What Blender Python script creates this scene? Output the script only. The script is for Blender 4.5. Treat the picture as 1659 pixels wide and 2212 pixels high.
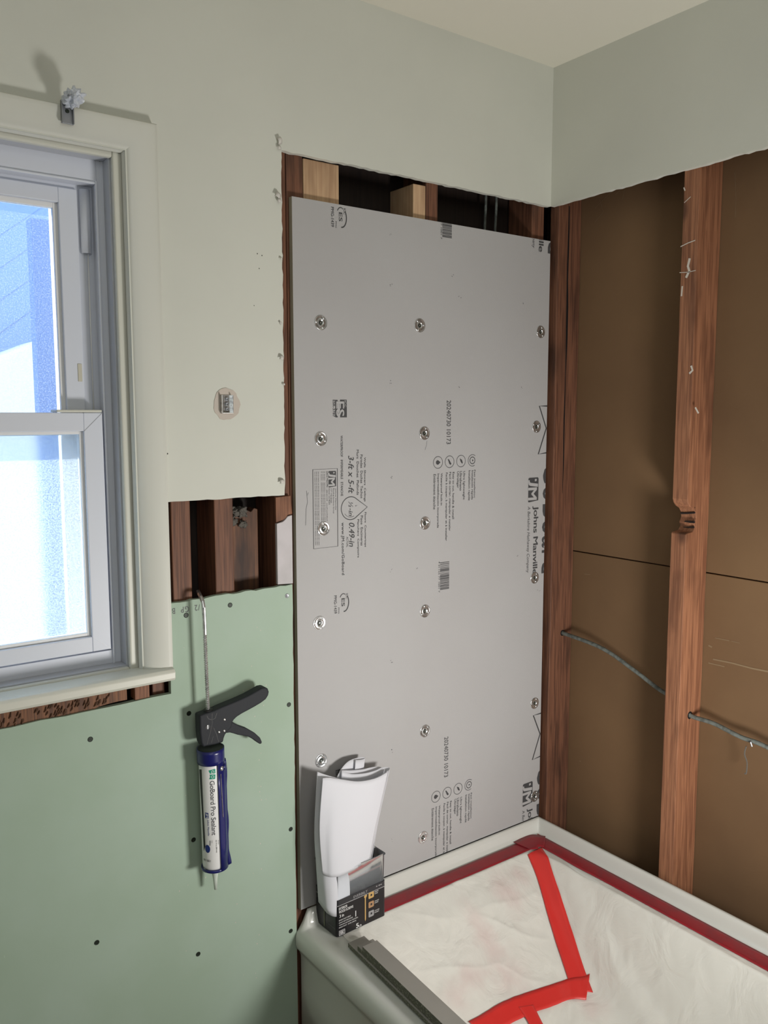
import bpy, bmesh, math, random
from mathutils import Vector, Matrix, noise
random.seed(7)
# ------------------------------------------------------------------ clear
for o in list(bpy.data.objects): bpy.data.objects.remove(o, do_unlink=True)
scn = bpy.context.scene
COL = scn.collection
# ------------------------------------------------------------------ camera (solved from the photograph's vanishing points)
CAM = Vector((-1.7166, -1.5926, 1.512))
R = Matrix(((0.80503713, 0.06772992, -0.58934529),
            (-0.59322354, 0.09019263, -0.79996945),
            (-0.00102726, 0.99361861, 0.1127874)))
FPX = 1836.0
cd = bpy.data.cameras.new('camera')
cam = bpy.data.objects.new('camera', cd); COL.objects.link(cam)
cam.matrix_world = Matrix.Translation(CAM) @ R.to_4x4()
cd.sensor_fit = 'VERTICAL'; cd.sensor_height = 24.0; cd.lens = 24.0 * FPX / 2212.0
cd.clip_start = 0.02; cd.clip_end = 100
scn.camera = cam
# ------------------------------------------------------------------ view, sky, sun, big lights
scn.view_settings.view_transform = 'Standard'
scn.view_settings.look = 'None'
scn.view_settings.exposure = 0.0
scn.view_settings.gamma = 1.0
scn.view_settings.use_curve_mapping = False
w = bpy.data.worlds.new('sky'); scn.world = w; w.use_nodes = True
bg = w.node_tree.nodes['Background']
bg.inputs['Color'].default_value = (0.72, 0.86, 1.0, 1); bg.inputs['Strength'].default_value = 2.4

def light(name, kind, loc, aim, energy, color=(1, 1, 1), size=None, size_y=None, angle=None):
    ld = bpy.data.lights.new(name, kind); ld.energy = energy; ld.color = color
    if kind == 'AREA':
        ld.shape = 'RECTANGLE'; ld.size = size; ld.size_y = size_y or size
    if angle is not None: ld.angle = angle
    o = bpy.data.objects.new(name, ld); COL.objects.link(o)
    o.location = loc
    o.rotation_euler = (Vector(aim) - Vector(loc)).to_track_quat('-Z', 'Y').to_euler()
    return o
light('sun', 'SUN', (-4, 4, 5), (-4 + 0.8, 4 - 0.95, 5 - 1.0), 9.0, (1.0, 0.96, 0.88), angle=0.01)
# sunlight bounced up from the far end of the tub, and a broad fill lamp added behind the camera
light('tub_bounce_light', 'AREA', (-0.48, -1.25, 0.72), (-0.62, 0.0, 1.48), 15.0, (1.0, 0.97, 0.92), 0.27, 0.22)
light('rear_fill_light', 'AREA', (-1.75, -2.42, 1.65), (-0.6, -0.2, 1.2), 7.5, (0.97, 1.0, 0.97), 1.2, 1.5)
light('ceiling_fill_light', 'AREA', (-1.2, -1.7, 2.36), (-1.0, -1.2, 0.0), 2.5, (1.0, 0.98, 0.94), 0.6, 0.6)  # weak unseen fill just under the ceiling, no fixture built

# ------------------------------------------------------------------ helpers
def wray(px, py): return R @ Vector((px - 829.5, -(py - 1106.0), -FPX))
def at(px, py, ax=1, val=0.0):
    """point of the photo's pixel on the real plane axis=val"""
    d = wray(px, py); t = (val - CAM[ax]) / d[ax]
    return CAM + d * t
def srgb(r, g, b):
    f = lambda c: (c / 255) / 12.92 if c / 255 <= 0.04045 else ((c / 255 + 0.055) / 1.055) ** 2.4
    return (f(r), f(g), f(b), 1)
def tag(o, label=None, cat=None, group=None, kind=None):
    if label: o['label'] = label
    if cat: o['category'] = cat
    if group: o['group'] = group
    if kind: o['kind'] = kind
    return o
def empty(name, loc=(0, 0, 0), label=None, cat=None, group=None, kind=None):
    o = bpy.data.objects.new(name, None); COL.objects.link(o); o.location = loc
    o.empty_display_size = 0.02
    return tag(o, label, cat, group, kind)
def adopt(o, parent):
    o.parent = parent
    o.matrix_parent_inverse = Matrix.Translation(parent_loc(parent)).inverted()
def parent_loc(p):
    return Vector(p.location) if p.type == 'EMPTY' else Vector((0, 0, 0))   # mesh things sit at the world origin
def split_build(b, name, m, parent, **k):
    ids = sorted({f[b.lay] for f in b.bm.faces}); out = []
    for i in ids:
        n = MB(); mp = {}
        for f in b.bm.faces:
            if f[b.lay] != i: continue
            for v in f.verts:
                if v not in mp: mp[v] = n.bm.verts.new(v.co)
            n._f([mp[v] for v in f.verts])
        out.append(n.build(name, m, parent, **k))
    b.bm.free(); return out
class MB:
    def __init__(s):
        s.bm = bmesh.new(); s.mi = 0; s.pid = 0; s.lay = s.bm.faces.layers.int.new('pid')
    def _f(s, vs):
        try:
            f = s.bm.faces.new(vs); f.material_index = s.mi; f[s.lay] = s.pid; return f
        except ValueError: return None
    def box(s, x0, x1, y0, y1, z0, z1):
        v = [s.bm.verts.new(p) for p in ((x0,y0,z0),(x1,y0,z0),(x1,y1,z0),(x0,y1,z0),(x0,y0,z1),(x1,y0,z1),(x1,y1,z1),(x0,y1,z1))]
        for q in ((0,3,2,1),(4,5,6,7),(0,1,5,4),(1,2,6,5),(2,3,7,6),(3,0,4,7)): s._f([v[i] for i in q])
        return s
    def prism(s, pts, off):
        """closed planar loop of 3D points extruded by vector off"""
        off = Vector(off)
        a = [s.bm.verts.new(Vector(p)) for p in pts]; b = [s.bm.verts.new(Vector(p) + off) for p in pts]
        n = len(a); s._f(a); s._f(b[::-1])
        for i in range(n): s._f([a[i], a[(i+1) % n], b[(i+1) % n], b[i]])
        return s
    def face(s, pts): s._f([s.bm.verts.new(Vector(p)) for p in pts]); return s
    def grid(s, rows, close=False):
        V = [[s.bm.verts.new(Vector(p)) for p in r] for r in rows]
        for i in range(len(V) - 1):
            n = len(V[i]); m = n if close else n - 1
            for j in range(m): s._f([V[i][j], V[i][(j+1) % n], V[i+1][(j+1) % n], V[i+1][j]])
        return V
    def tube(s, pts, r, n=10, cap=True):
        pts = [Vector(p) for p in pts]; rr = r if isinstance(r, (list, tuple)) else [r] * len(pts)
        rows = []; up = None
        for i, p in enumerate(pts):
            d = (pts[min(i+1, len(pts)-1)] - pts[max(i-1, 0)]).normalized()
            if up is None:
                up = Vector((0, 0, 1)) if abs(d.z) < 0.9 else Vector((1, 0, 0))
            a = d.cross(up).normalized(); b = a.cross(d).normalized(); up = b
            rows.append([p + (a * math.cos(t) + b * math.sin(t)) * rr[i] for t in [2*math.pi*k/n for k in range(n)]])
        V = s.grid(rows, True)
        if cap: s._f(V[0]); s._f(V[-1][::-1])
        return s
    def lathe(s, prof, o, ax, n=24, cap=True):
        """prof: (radius, distance along ax)"""
        o = Vector(o); ax = Vector(ax).normalized()
        e = Vector((0, 0, 1)) if abs(ax.z) < 0.9 else Vector((1, 0, 0))
        a = ax.cross(e).normalized(); b = ax.cross(a)
        V = s.grid([[o + ax*h + (a*math.cos(2*math.pi*k/n) + b*math.sin(2*math.pi*k/n))*max(r, 1e-5) for k in range(n)] for r, h in prof], True)
        if cap: s._f(V[0]); s._f(V[-1][::-1])
        return s
    def build(s, name, mat, parent=None, smooth=False, bevel=0, seg=2, solid=0, sub=0):
        me = bpy.data.meshes.new(name)
        bmesh.ops.recalc_face_normals(s.bm, faces=s.bm.faces)
        s.bm.to_mesh(me); s.bm.free()
        o = bpy.data.objects.new(name, me); COL.objects.link(o)
        for m in (mat if isinstance(mat, (list, tuple)) else [mat]): me.materials.append(m)
        if smooth: me.polygons.foreach_set('use_smooth', [True] * len(me.polygons))
        if solid:
            md = o.modifiers.new('s', 'SOLIDIFY'); md.thickness = solid; md.offset = 0
        if bevel:
            md = o.modifiers.new('b', 'BEVEL'); md.width = bevel; md.segments = seg; md.limit_method = 'ANGLE'; md.angle_limit = 0.6
            md.harden_normals = False
        if sub:
            md = o.modifiers.new('u', 'SUBSURF'); md.levels = sub; md.render_levels = sub
        if parent: adopt(o, parent)
        return o
def spl(P_, n):
    P_ = [Vector(p_) for p_ in P_]; out = []; m_ = len(P_) - 1
    for i in range(n + 1):
        t = i/n*m_; k = min(int(t), m_ - 1); f = t - k
        p0_ = P_[max(k-1, 0)]; p1_ = P_[k]; p2_ = P_[k+1]; p3_ = P_[min(k+2, m_)]
        out.append(.5*((2*p1_) + (p2_-p0_)*f + (2*p0_-5*p1_+4*p2_-p3_)*f*f + (3*p1_-p0_-3*p2_+p3_)*f**3))
    return out
def smoothstep(a, b, x):
    t = max(0.0, min(1.0, (x - a) / (b - a))); return t*t*(3 - 2*t)

# ------------------------------------------------------------------ writing
_fc = {}
def glyphs(s, bold=0.0, shear=0.0, space=1.0):
    key = (s, bold, shear, space)
    if key in _fc: return _fc[key]
    c = bpy.data.curves.new('t', 'FONT'); c.body = s; c.size = 1; c.offset = bold; c.shear = shear; c.resolution_u = 3; c.space_character = space
    o = bpy.data.objects.new('t', c); COL.objects.link(o)
    me = bpy.data.meshes.new_from_object(o.evaluated_get(bpy.context.evaluated_depsgraph_get()))
    V = [tuple(v.co[:2]) for v in me.vertices]; F = [tuple(p.vertices) for p in me.polygons]
    bpy.data.objects.remove(o); bpy.data.curves.remove(c); bpy.data.meshes.remove(me)
    x0 = min(v[0] for v in V); x1 = max(v[0] for v in V); y0 = min(v[1] for v in V); y1 = max(v[1] for v in V)
    _fc[key] = ([((v[0]-x0)/(x1-x0), (v[1]-y0)/(y1-y0)) for v in V], F, (x1-x0)/(y1-y0)); return _fc[key]
def put(b, s, fn, bold=0.0, **k):
    V, F, asp = glyphs(s, **k); b.pid += 1
    du = bold*.75/max(asp, .3); dv = bold*.35
    nr = (fn(1, 0) - fn(0, 0)).cross(fn(0, 1) - fn(0, 0)).normalized()
    if nr.y > .3 or nr.x > .7: nr = -nr
    for i, (ox, oy) in enumerate(((0, 0),) if bold <= 0 else ((0, 0), (du, dv), (-du, -dv), (du, -dv), (-du, dv))):
        vs = [b.bm.verts.new(fn(u + ox, v + oy) + nr*(i*3e-5)) for u, v in V]
        for f in F: b._f([vs[i] for i in f])
def flat(b, pts, fn):  # polygon in (u,v)
    b._f([b.bm.verts.new(fn(u, v)) for u, v in pts])
def flatc(b, pts, fn, n=10):
    """like flat, but sliced so that it follows a curved surface"""
    t = bmesh.new(); t.faces.new([t.verts.new((u, v, 0)) for u, v in pts])
    v0 = min(p[1] for p in pts); v1 = max(p[1] for p in pts)
    for k in range(1, n):
        bmesh.ops.bisect_plane(t, geom=t.verts[:] + t.edges[:] + t.faces[:], plane_co=(0, v0 + (v1-v0)*k/n, 0), plane_no=(0, 1, 0))
    mp = {v: b.bm.verts.new(fn(v.co.x, v.co.y)) for v in t.verts}
    for f in t.faces: b._f([mp[v] for v in f.verts])
    t.free()
def stroke(b, pts, wd, fn, closed=False):
    """polyline band in metric (u,v) space"""
    n = len(pts); P2 = [Vector(p) for p in pts]; L_ = []; R_ = []
    for i in range(n):
        a = P2[(i-1) % n] if (closed or i > 0) else P2[i]; c = P2[(i+1) % n] if (closed or i < n-1) else P2[i]
        d = (c - a).normalized(); q = Vector((-d.y, d.x)) * wd/2; L_.append(P2[i] + q); R_.append(P2[i] - q)
    for i in range(n if closed else n - 1):
        j = (i+1) % n; flat(b, [L_[i], L_[j], R_[j], R_[i]], fn)

# ------------------------------------------------------------------ materials
def mat(name, color, rough=0.6, metal=0.0, spec=0.5, bump=None, vary=None, trans=0.0, coat=0.0, emis=None):
    """bump=(scale,strength,stretch) ; vary=(color2,scale,stretch,lo,hi)"""
    m = bpy.data.materials.new(name); m.use_nodes = True; nt = m.node_tree; b = nt.nodes['Principled BSDF']
    b.inputs['Base Color'].default_value = color; b.inputs['Roughness'].default_value = rough
    b.inputs['Metallic'].default_value = metal; b.inputs['Specular IOR Level'].default_value = spec
    b.inputs['Coat Weight'].default_value = coat
    tc = nt.nodes.new('ShaderNodeTexCoord')
    def noise_(scale, stretch, detail=6):
        mp = nt.nodes.new('ShaderNodeMapping'); mp.inputs['Scale'].default_value = stretch
        nt.links.new(tc.outputs['Object'], mp.inputs['Vector'])
        n = nt.nodes.new('ShaderNodeTexNoise'); n.inputs['Scale'].default_value = scale; n.inputs['Detail'].default_value = detail
        nt.links.new(mp.outputs[0], n.inputs['Vector']); return n
    src = None
    if vary:
        for (c2, sc, st, lo, hi) in (vary if isinstance(vary, list) else [vary]):
            n = noise_(sc, st); rp = nt.nodes.new('ShaderNodeMapRange')
            rp.inputs['From Min'].default_value = lo; rp.inputs['From Max'].default_value = hi
            nt.links.new(n.outputs['Fac'], rp.inputs['Value'])
            mx = nt.nodes.new('ShaderNodeMix'); mx.data_type = 'RGBA'
            nt.links.new(rp.outputs[0], mx.inputs['Factor'])
            if src: nt.links.new(src, mx.inputs['A'])
            else: mx.inputs['A'].default_value = color
            mx.inputs['B'].default_value = c2; src = mx.outputs['Result']
        nt.links.new(src, b.inputs['Base Color'])
    if bump:
        sc, st, stretch = bump; n = noise_(sc, stretch, 4); bp = nt.nodes.new('ShaderNodeBump')
        bp.inputs['Strength'].default_value = st; bp.inputs['Distance'].default_value = 0.002
        nt.links.new(n.outputs['Fac'], bp.inputs['Height']); nt.links.new(bp.outputs[0], b.inputs['Normal'])
    return m
def wood(name, c1, c2, dark, rough=0.65, knots=True):
    m = bpy.data.materials.new(name); m.use_nodes = True; nt = m.node_tree; b = nt.nodes['Principled BSDF']
    N = nt.nodes.new; L = nt.links.new
    tc = N('ShaderNodeTexCoord'); oi = N('ShaderNodeObjectInfo')
    add = N('ShaderNodeVectorMath'); add.operation = 'ADD'
    sc = N('ShaderNodeVectorMath'); sc.operation = 'SCALE'; sc.inputs[0].default_value = (3.1, 7.7, 5.3)
    L(oi.outputs['Random'], sc.inputs['Scale']); L(tc.outputs['Object'], add.inputs[0]); L(sc.outputs[0], add.inputs[1])
    mp = N('ShaderNodeMapping'); mp.inputs['Scale'].default_value = (1, 1, 0.035); L(add.outputs[0], mp.inputs['Vector'])
    n1 = N('ShaderNodeTexNoise'); n1.inputs['Scale'].default_value = 150; n1.inputs['Detail'].default_value = 6
    n1.inputs['Distortion'].default_value = 1.2; L(mp.outputs[0], n1.inputs['Vector'])
    r1 = N('ShaderNodeMapRange'); r1.inputs['From Min'].default_value = 0.40; r1.inputs['From Max'].default_value = 0.62; L(n1.outputs['Fac'], r1.inputs['Value'])
    m1 = N('ShaderNodeMix'); m1.data_type = 'RGBA'; m1.inputs['A'].default_value = c1; m1.inputs['B'].default_value = c2; L(r1.outputs[0], m1.inputs['Factor'])
    mp2 = N('ShaderNodeMapping'); mp2.inputs['Scale'].default_value = (1, 1, 0.3); L(add.outputs[0], mp2.inputs['Vector'])
    n2 = N('ShaderNodeTexNoise'); n2.inputs['Scale'].default_value = 14; n2.inputs['Detail'].default_value = 3; L(mp2.outputs[0], n2.inputs['Vector'])
    r2 = N('ShaderNodeMapRange'); r2.inputs['From Min'].default_value = 0.55; r2.inputs['From Max'].default_value = 0.78; L(n2.outputs['Fac'], r2.inputs['Value'])
    m2 = N('ShaderNodeMix'); m2.data_type = 'RGBA'; m2.inputs['B'].default_value = dark; L(m1.outputs['Result'], m2.inputs['A']); L(r2.outputs[0], m2.inputs['Factor'])
    out = m2.outputs['Result']
    if knots:
        v = N('ShaderNodeTexVoronoi'); v.inputs['Scale'].default_value = 7; mp3 = N('ShaderNodeMapping'); mp3.inputs['Scale'].default_value = (1, 1, 0.55)
        L(add.outputs[0], mp3.inputs['Vector']); L(mp3.outputs[0], v.inputs['Vector'])
        r3 = N('ShaderNodeMapRange'); r3.inputs['From Min'].default_value = 0.05; r3.inputs['From Max'].default_value = 0.12
        r3.inputs['To Min'].default_value = 0.85; r3.inputs['To Max'].default_value = 0; L(v.outputs['Distance'], r3.inputs['Value'])
        m3 = N('ShaderNodeMix'); m3.data_type = 'RGBA'; m3.inputs['B'].default_value = dark; L(out, m3.inputs['A']); L(r3.outputs[0], m3.inputs['Factor']); out = m3.outputs['Result']
    L(out, b.inputs['Base Color']); b.inputs['Roughness'].default_value = rough
    bp = N('ShaderNodeBump'); bp.inputs['Strength'].default_value = 0.25; bp.inputs['Distance'].default_value = 0.001
    L(n1.outputs['Fac'], bp.inputs['Height']); L(bp.outputs[0], b.inputs['Normal'])
    return m
def glass(name, color, transp=0.9, rough=0.05, speck=0.0, body='diffuse', specscale=60):
    m = bpy.data.materials.new(name); m.use_nodes = True; nt = m.node_tree; N = nt.nodes.new; L = nt.links.new
    nt.nodes.remove(nt.nodes['Principled BSDF']); out = nt.nodes['Material Output']
    t = N('ShaderNodeBsdfTransparent'); t.inputs[0].default_value = color
    g = N('ShaderNodeBsdfGlossy'); g.inputs['Roughness'].default_value = rough
    fr = N('ShaderNodeFresnel'); fr.inputs['IOR'].default_value = 1.4
    mx = N('ShaderNodeMixShader'); L(fr.outputs[0], mx.inputs[0]); L(t.outputs[0], mx.inputs[1]); L(g.outputs[0], mx.inputs[2])
    d = N('ShaderNodeBsdfDiffuse' if body == 'diffuse' else 'ShaderNodeBsdfTranslucent'); d.inputs['Color'].default_value = (0.85, 0.9, 1.0, 1)
    m2 = N('ShaderNodeMixShader'); L(mx.outputs[0], m2.inputs[1]); L(d.outputs[0], m2.inputs[2])
    m2.inputs[0].default_value = 1 - transp
    if speck:
        tc = N('ShaderNodeTexCoord'); n = N('ShaderNodeTexNoise'); n.inputs['Scale'].default_value = specscale; n.inputs['Detail'].default_value = 3
        L(tc.outputs['Object'], n.inputs['Vector'])
        r = N('ShaderNodeMapRange'); r.inputs['From Min'].default_value = 0.48; r.inputs['From Max'].default_value = 0.72
        r.inputs['To Min'].default_value = 1 - transp; r.inputs['To Max'].default_value = min(1, 1 - transp + speck)
        L(n.outputs['Fac'], r.inputs['Value']); L(r.outputs[0], m2.inputs[0])
    L(m2.outputs[0], out.inputs['Surface']); return m

def frosted():
    m = bpy.data.materials.new('frosted_glass'); m.use_nodes = True; nt = m.node_tree; N = nt.nodes.new; L = nt.links.new
    nt.nodes.remove(nt.nodes['Principled BSDF']); out = nt.nodes['Material Output']
    r = N('ShaderNodeBsdfRefraction'); r.inputs['Roughness'].default_value = 0.30; r.inputs['IOR'].default_value = 1.08; r.inputs['Color'].default_value = (0.92, 0.97, 1, 1)
    d = N('ShaderNodeBsdfTranslucent'); d.inputs['Color'].default_value = (0.82, 0.92, 1, 1)
    g = N('ShaderNodeBsdfGlossy'); g.inputs['Roughness'].default_value = 0.25
    tc = N('ShaderNodeTexCoord'); n = N('ShaderNodeTexNoise'); n.inputs['Scale'].default_value = 420; n.inputs['Detail'].default_value = 3; L(tc.outputs['Object'], n.inputs['Vector'])
    mr = N('ShaderNodeMapRange'); mr.inputs['From Min'].default_value = .40; mr.inputs['From Max'].default_value = .64; mr.inputs['To Min'].default_value = .10; mr.inputs['To Max'].default_value = .42; L(n.outputs['Fac'], mr.inputs['Value'])
    a = N('ShaderNodeMixShader'); L(mr.outputs[0], a.inputs[0]); L(r.outputs[0], a.inputs[1]); L(d.outputs[0], a.inputs[2])
    b = N('ShaderNodeMixShader'); b.inputs[0].default_value = .05; L(a.outputs[0], b.inputs[1]); L(g.outputs[0], b.inputs[2])
    L(b.outputs[0], out.inputs['Surface']); return m
MT = {}
MT['paint'] = mat('painted_drywall', (0.635, 0.645, 0.585, 1), 0.75, spec=0.25, bump=(45, 0.10, (1, 1, 1)), vary=((0.60, 0.61, 0.555, 1), 3, (1, 1, 1), 0.4, 0.7))
MT['ceil'] = mat('ceiling_paint', (0.73, 0.71, 0.62, 1), 0.8, spec=0.2)
MT['trim'] = mat('cream_gloss_trim', (0.62, 0.62, 0.55, 1), 0.38, spec=0.4, bump=(14, 0.15, (1, 1, 1)))
MT['casing'] = mat('casing_paint', (0.64, 0.645, 0.59, 1), 0.5, spec=0.35, bump=(14, 0.12, (1, 1, 1)))
MT['green'] = mat('green_board_paper', (0.385, 0.485, 0.40, 1), 0.8, spec=0.2,
                  vary=[((0.355, 0.455, 0.36, 1), 5, (1, 1, 1), 0.4, 0.65), ((0.46, 0.55, 0.45, 1), 110, (1, 1, 0.5), 0.72, 0.78)])
MT['gypsum'] = mat('gypsum_core', (0.62, 0.60, 0.56, 1), 0.9, bump=(120, 0.6, (1, 1, 1)))
MT['oldwood'] = wood('old_red_wood', srgb(118, 78, 57), srgb(86, 54, 39), srgb(44, 26, 18))
MT['stud2'] = wood('warm_fir_wood', srgb(158, 108, 78), srgb(124, 80, 56), srgb(82, 50, 34))
MT['newwood'] = wood('pale_new_wood', srgb(198, 166, 132), srgb(180, 146, 114), srgb(134, 102, 76))
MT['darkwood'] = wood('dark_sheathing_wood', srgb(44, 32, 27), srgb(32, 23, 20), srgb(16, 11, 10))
MT['rough'] = wood('rough_torn_wood', srgb(132, 88, 58), srgb(92, 60, 42), srgb(50, 30, 22))
MT['glue'] = mat('dried_adhesive', srgb(96, 68, 50), 0.8)
MT['panel'] = mat('brown_gypsum_paper', srgb(122, 96, 70), 0.85, spec=0.2,
                  vary=[(srgb(106, 82, 60), 2.2, (1, 1, 1), 0.35, 0.7), (srgb(158, 134, 104), 60, (1, 1, 1), 0.74, 0.80)], bump=(60, 0.2, (1, 1, 1)))
MT['board'] = mat('grey_board_face', (0.43, 0.425, 0.43, 1), 0.62, spec=0.3, vary=((0.41, 0.402, 0.405, 1), 2.0, (1, 1, 1), 0.4, 0.65), bump=(220, 0.12, (1, 1, 1)))
MT['foam'] = mat('board_foam_edge', srgb(170, 166, 148), 0.8)
MT['ink'] = mat('grey_ink', srgb(66, 66, 68), 0.7)
MT['ink2'] = mat('pale_ink', srgb(104, 104, 106), 0.7)
MT['vinyl'] = mat('white_vinyl', (0.66, 0.69, 0.77, 1), 0.4, spec=0.4)
MT['vinyl2'] = mat('grey_painted_jamb', (0.48, 0.50, 0.55, 1), 0.5)
MT['zinc'] = mat('zinc_steel', (0.80, 0.81, 0.82, 1), 0.26, metal=0.9, vary=((0.5, 0.51, 0.52, 1), 120, (1, 1, 1), 0.45, 0.65))
MT['zinc2'] = mat('dull_steel', (0.30, 0.31, 0.33, 1), 0.45, metal=0.7)
MT['black'] = mat('black_void', (0.006, 0.006, 0.006, 1), 0.8)
MT['screw'] = mat('black_screw', (0.02, 0.028, 0.02, 1), 0.5, metal=0.3)
MT['gun'] = mat('charcoal_enamel', srgb(40, 42, 47), 0.6, spec=0.22)
MT['gund'] = mat('black_engraving', srgb(16, 17, 20), 0.5)
MT['navy'] = mat('navy_plastic', srgb(24, 28, 96), 0.28, spec=0.6)
MT['white'] = mat('white_label', (0.80, 0.80, 0.80, 1), 0.4)
MT['nozzle'] = mat('milky_nozzle', srgb(205, 215, 205), 0.4)
MT['teal'] = mat('teal_print', srgb(20, 150, 120), 0.5)
MT['blue'] = mat('blue_print', srgb(28, 50, 120), 0.5)
MT['textgrey'] = mat('dark_grey_print', srgb(58, 60, 66), 0.5)
MT['enamel'] = mat('white_tub_enamel', (0.66, 0.665, 0.63, 1), 0.18, spec=0.5, coat=0.3)
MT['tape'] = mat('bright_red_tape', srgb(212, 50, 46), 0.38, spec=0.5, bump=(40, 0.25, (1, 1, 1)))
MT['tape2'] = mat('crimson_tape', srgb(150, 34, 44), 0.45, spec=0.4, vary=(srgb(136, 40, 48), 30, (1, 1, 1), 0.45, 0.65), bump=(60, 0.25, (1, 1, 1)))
MT['paper'] = mat('white_paper', (0.66, 0.665, 0.715, 1), 0.65, spec=0.3)
MT['sleeve'] = mat('black_card', srgb(20, 20, 24), 0.3, spec=0.5)
MT['sleeve2'] = mat('charcoal_card', srgb(44, 44, 48), 0.35)
MT['silver'] = mat('silver_print', srgb(150, 150, 152), 0.4)
MT['gold'] = mat('gold_print', srgb(196, 160, 100), 0.4)
MT['tan'] = mat('tan_print', srgb(170, 132, 96), 0.5)
MT['strip'] = mat('grey_strip_face', srgb(150, 146, 140), 0.6, vary=(srgb(142, 138, 132), 5, (1, 1, 1), 0.4, 0.6))
MT['stripside'] = mat('speckled_foam_side', srgb(98, 98, 86), 0.9, vary=(srgb(150, 148, 132), 260, (1, 1, 1), 0.55, 0.66), bump=(200, 0.8, (1, 1, 1)))
MT['cable'] = mat('grey_cloth_cable', srgb(110, 116, 112), 0.75, bump=(180, 0.6, (1, 1, 1)), vary=(srgb(84, 88, 84), 70, (1, 1, 1), 0.45, 0.6))
MT['dust'] = mat('grey_lint', srgb(92, 88, 82), 0.95, bump=(150, 1.0, (1, 1, 1)))
MT['pink'] = mat('pinkish_plaster', srgb(192, 182, 172), 0.85)
MT['chip'] = mat('white_plaster_mark', srgb(206, 198, 188), 0.9)
MT['strip_white'] = mat('white_gypsum_strip', (0.56, 0.53, 0.55, 1), 0.85, vary=((0.48, 0.46, 0.47, 1), 14, (1, 1, 1), 0.45, 0.65))
MT['floor'] = mat('floor_boards', srgb(120, 96, 76), 0.6)
MT['glass'] = glass('dusty_glass', (0.92, 0.96, 1.0, 1), 0.95, 0.03, 0.16, 'translucent', 420)
MT['frost'] = frosted()
MT['clear'] = glass('clear_plastic', (0.97, 0.98, 0.97, 1), 0.95, 0.08)
MT['cleartape'] = glass('crumpled_clear_tape', (0.95, 0.95, 0.95, 1), 0.45, 0.15)
MT['ext_blue'] = mat('pale_blue_siding', srgb(150, 178, 220), 0.8)
MT['ext_post'] = mat('blue_post_paint', srgb(110, 142, 200), 0.7)
MT['ext_white'] = mat('white_exterior_paint', (0.9, 0.9, 0.9, 1), 0.7)
MT['snow'] = mat('bright_ground', (0.9, 0.9, 0.9, 1), 0.9)

# plastic sheet: white film, faint pink blotches of something beneath, glossy wrinkles
def sheet_material():
    m = bpy.data.materials.new('white_plastic_film'); m.use_nodes = True; nt = m.node_tree; N = nt.nodes.new; L = nt.links.new
    b = nt.nodes['Principled BSDF']; b.inputs['Roughness'].default_value = 0.24; b.inputs['Specular IOR Level'].default_value = 0.65
    tc = N('ShaderNodeTexCoord')
    base = (0.74, 0.73, 0.685, 1); src = None
    for (cx, cy, rad, k) in BLOTCH:
        sb = N('ShaderNodeVectorMath'); sb.operation = 'SUBTRACT'; sb.inputs[1].default_value = (cx, cy, 0); L(tc.outputs['Object'], sb.inputs[0])
        ml = N('ShaderNodeVectorMath'); ml.operation = 'MULTIPLY'; ml.inputs[1].default_value = (1/rad[0], 1/rad[1], 0); L(sb.outputs[0], ml.inputs[0])
        ln = N('ShaderNodeVectorMath'); ln.operation = 'LENGTH'; L(ml.outputs[0], ln.inputs[0])
        nz = N('ShaderNodeTexNoise'); nz.inputs['Scale'].default_value = 30; L(tc.outputs['Object'], nz.inputs['Vector'])
        ad = N('ShaderNodeMath'); ad.operation = 'ADD'; L(ln.outputs['Value'], ad.inputs[0]); L(nz.outputs['Fac'], ad.inputs[1])
        rp = N('ShaderNodeMapRange'); rp.interpolation_type = 'SMOOTHSTEP'
        rp.inputs['From Min'].default_value = 0.4; rp.inputs['From Max'].default_value = 1.8; rp.inputs['To Min'].default_value = k; rp.inputs['To Max'].default_value = 0
        L(ad.outputs[0], rp.inputs['Value'])
        mx = N('ShaderNodeMix'); mx.data_type = 'RGBA'; L(rp.outputs[0], mx.inputs['Factor']); mx.inputs['B'].default_value = srgb(206, 160, 162)
        if src: L(src, mx.inputs['A'])
        else: mx.inputs['A'].default_value = base
        src = mx.outputs['Result']
    L(src, b.inputs['Base Color'])
    n = N('ShaderNodeTexNoise'); n.inputs['Scale'].default_value = 13; n.inputs['Detail'].default_value = 6; n.inputs['Distortion'].default_value = 0.9
    L(tc.outputs['Object'], n.inputs['Vector'])
    bp = N('ShaderNodeBump'); bp.inputs['Strength'].default_value = 0.7; bp.inputs['Distance'].default_value = 0.008
    L(n.outputs['Fac'], bp.inputs['Height']); L(bp.outputs[0], b.inputs['Normal'])
    return m

# ------------------------------------------------------------------ setting
CEIL = 2.400; T = 0.013; SB = 0.102            # ceiling height, drywall thickness, back of the stud bay
XL, YF = -2.55, -2.6
def struct(o): o['kind'] = 'structure'; return o
def jag(a, b, n, amp, perp):
    a = Vector(a); b = Vector(b); perp = Vector(perp); out = []
    for i in range(1, n):
        t = (i + random.uniform(-.3, .3)) / n
        out.append(a.lerp(b, t) + perp * random.uniform(-amp, amp))
    return out
struct(MB().box(XL, 0.2, YF, 0.2, -0.05, 0).build('floor', MT['floor']))
struct(MB().box(XL, 0.2, YF, 0.2, CEIL, CEIL + 0.05).build('ceiling', MT['ceil']))
struct(MB().box(XL - 0.05, XL, YF, 0.2, 0, CEIL).build('wall_left', MT['paint']))
struct(MB().box(XL, 0.2, YF - 0.05, YF, 0, CEIL).build('wall_front', MT['paint']))
# window opening
WX0, WX1, WZ0, WZ1 = -1.905, -1.134, 0.992, 1.997
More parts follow.
